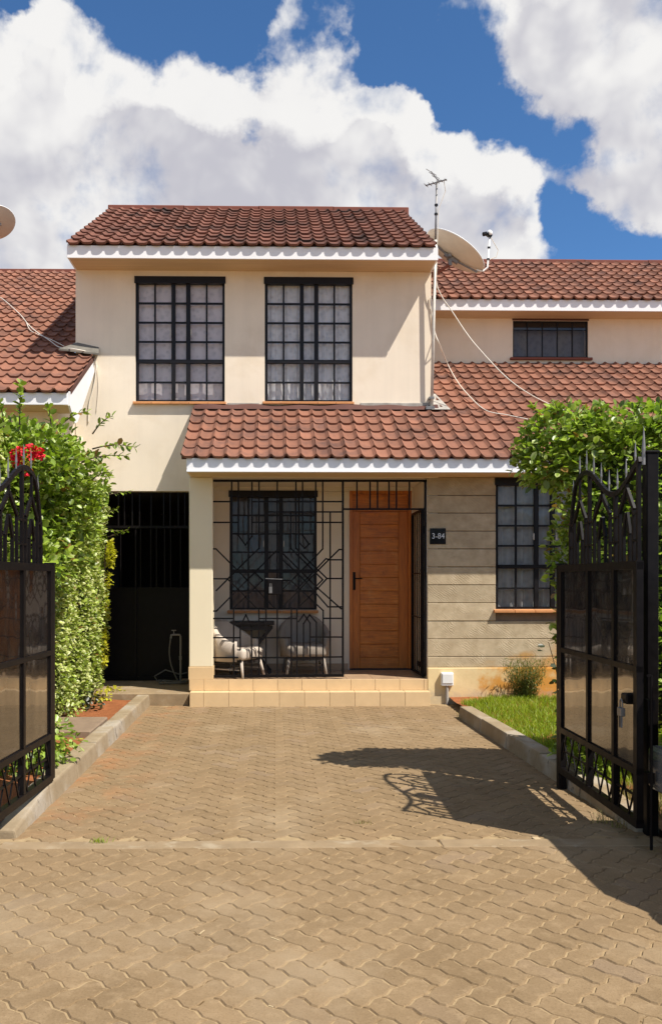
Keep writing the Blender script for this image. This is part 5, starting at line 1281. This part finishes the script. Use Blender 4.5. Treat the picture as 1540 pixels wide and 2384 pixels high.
# ------------------------------------------------------------------ parked car at the roadside
def car():
    x0, y0, y1 = 2.235, 3.36, 5.10; L = 4.25; W = y1 - y0; yc = (y0 + y1) / 2
    t = thing('parked_car', (x0 + L / 2, yc, 0), 'silver car parked at the roadside beside the gate post', 'car')
    # stations along the car (x from the tail), profile: sill z, belt z, roof z, half widths
    S = [(0, .42, .62, .70, .60), (.05, .28, .80, .86, .74), (.14, .24, .95, 1.30, .80), (.30, .22, .98, 1.60, .85), (.75, .20, 1.0, 1.68, .87), (1.6, .20, 1.0, 1.70, .87), (2.3, .20, .99, 1.62, .87), (2.75, .20, .98, 1.25, .87), (3.05, .20, .97, 1.02, .86), (3.7, .22, .90, .93, .83), (4.1, .26, .76, .80, .74), (4.25, .36, .60, .64, .62)]
    rows = []
    for (sx, zs, zb, zr, hw) in S:
        tw = hw * (.74 if zr - zb > .2 else .93)
        half = [(hw * .86, zs), (hw * .98, zs + .10), (hw, (zs + zb) / 2), (hw * .985, zb), (tw + (hw - tw) * .35, zb + (zr - zb) * .62), (tw, zr - .05 * (zr - zb > .2)), (tw * .72, zr), (0, zr + .012)]
        ring = [(x0 + sx, yc - w, z) for w, z in half] + [(x0 + sx, yc + w, z) for w, z in half[-2::-1]]
        rows.append(ring)
    m = MB().grid(rows); m.poly(rows[0][::-1]); m.poly(rows[-1])
    for r_ in range(len(rows) - 1): m.poly([rows[r_][0], rows[r_][-1], rows[r_ + 1][-1], rows[r_ + 1][0]])
    b = build('body', m, 'car_silver', t, smooth=True, weld=True)
    for sg in (-1, 1):
        for xa, xb in ((.45, 1.15), (1.2, 2.0), (2.05, 2.6)):
            yb = yc + sg * .865; yt = yc + sg * .72
            ia = xa + (.12 if xa < .5 else 0); ib = xb - (.25 if xb > 2.5 else 0)
            P = [(x0 + xa, yb, 1.04), (x0 + xb, yb, 1.04), (x0 + ib, yt, 1.52), (x0 + ia, yt, 1.52)]
            build('side_window', MB().poly(P if sg < 0 else P[::-1]), 'car_glass', t)
    build('rear_window', MB().poly([(x0 + .105, yc - .62, 1.10), (x0 + .215, yc - .58, 1.50), (x0 + .215, yc + .58, 1.50), (x0 + .105, yc + .62, 1.10)]), 'car_glass', t)
    build('windscreen', MB().poly([(x0 + 2.99, yc - .66, 1.09), (x0 + 2.36, yc - .58, 1.59), (x0 + 2.36, yc + .58, 1.59), (x0 + 2.99, yc + .66, 1.09)]), 'car_glass', t)
    for sg in (-1, 1):
        build('tail_lamp', MB().box(x0 + .03, x0 + .12, yc + sg * .60, yc + sg * .76, .72, .98), 'lamp_red', t, bevel=.02)
        build('headlamp', MB().box(x0 + 4.0, x0 + 4.14, yc + sg * .48, yc + sg * .70, .66, .78), 'white_plastic', t, bevel=.02)
        build('mirror', MB().box(x0 + 2.62, x0 + 2.74, yc + sg * .88, yc + sg * 1.04, 1.0, 1.14), 'car_silver', t, bevel=.03)
    build('bumper', MB().box(x0 - .045, x0 + .14, y0 + .06, y1 - .06, .34, .60), 'car_silver', t, bevel=.05, seg=3)
    build('number_plate', MB().box(x0 - .004, x0 + .02, yc - .26, yc + .26, .66, .76), 'white_plastic', t)
    for xx in (.78, 3.42):
        for sg in (-1, 1):
            c = Vector((x0 + xx, yc + sg * .78, .31))
            w = build('wheel', MB().lathe(c, [(.19, -.10), (.27, -.11), (.31, -.08), (.31, .08), (.27, .11), (.19, .10)], 28, axis=(0, 1, 0)), 'tyre', t, smooth=True)
            build('rim', MB().lathe(c, [(0, -.09), (.06, -.095), (.19, -.085), (.19, .085), (.06, .095), (0, .09)], 20, axis=(0, 1, 0)), 'grey_metal', w)
car()
# small litter on the paving
for i, (px, py, l) in enumerate(((1248, 1953, .05), (640, 2188, .05), (470, 2172, .045), (1165, 1968, .025), (765, 2000, .015), (630, 2345, .02))):
    c = gnd(px, py); a = random.uniform(0, 3); d = Vector((math.cos(a), math.sin(a), 0)); e = Vector((-d.y, d.x, 0)) * (.0025 if i else .02)
    o = build('leaf_litter', MB().hexa([c - d * l / 2 - e, c + d * l / 2 - e, c + d * l / 2 + e, c - d * l / 2 + e] + [p_ + Vector((0, 0, .004)) for p_ in (c - d * l / 2 - e, c + d * l / 2 - e, c + d * l / 2 + e, c - d * l / 2 + e)]), 'straw')
    tag(o, 'tiny pale dry scrap lying on the brown paving', 'litter', 'dry scraps on the paving')
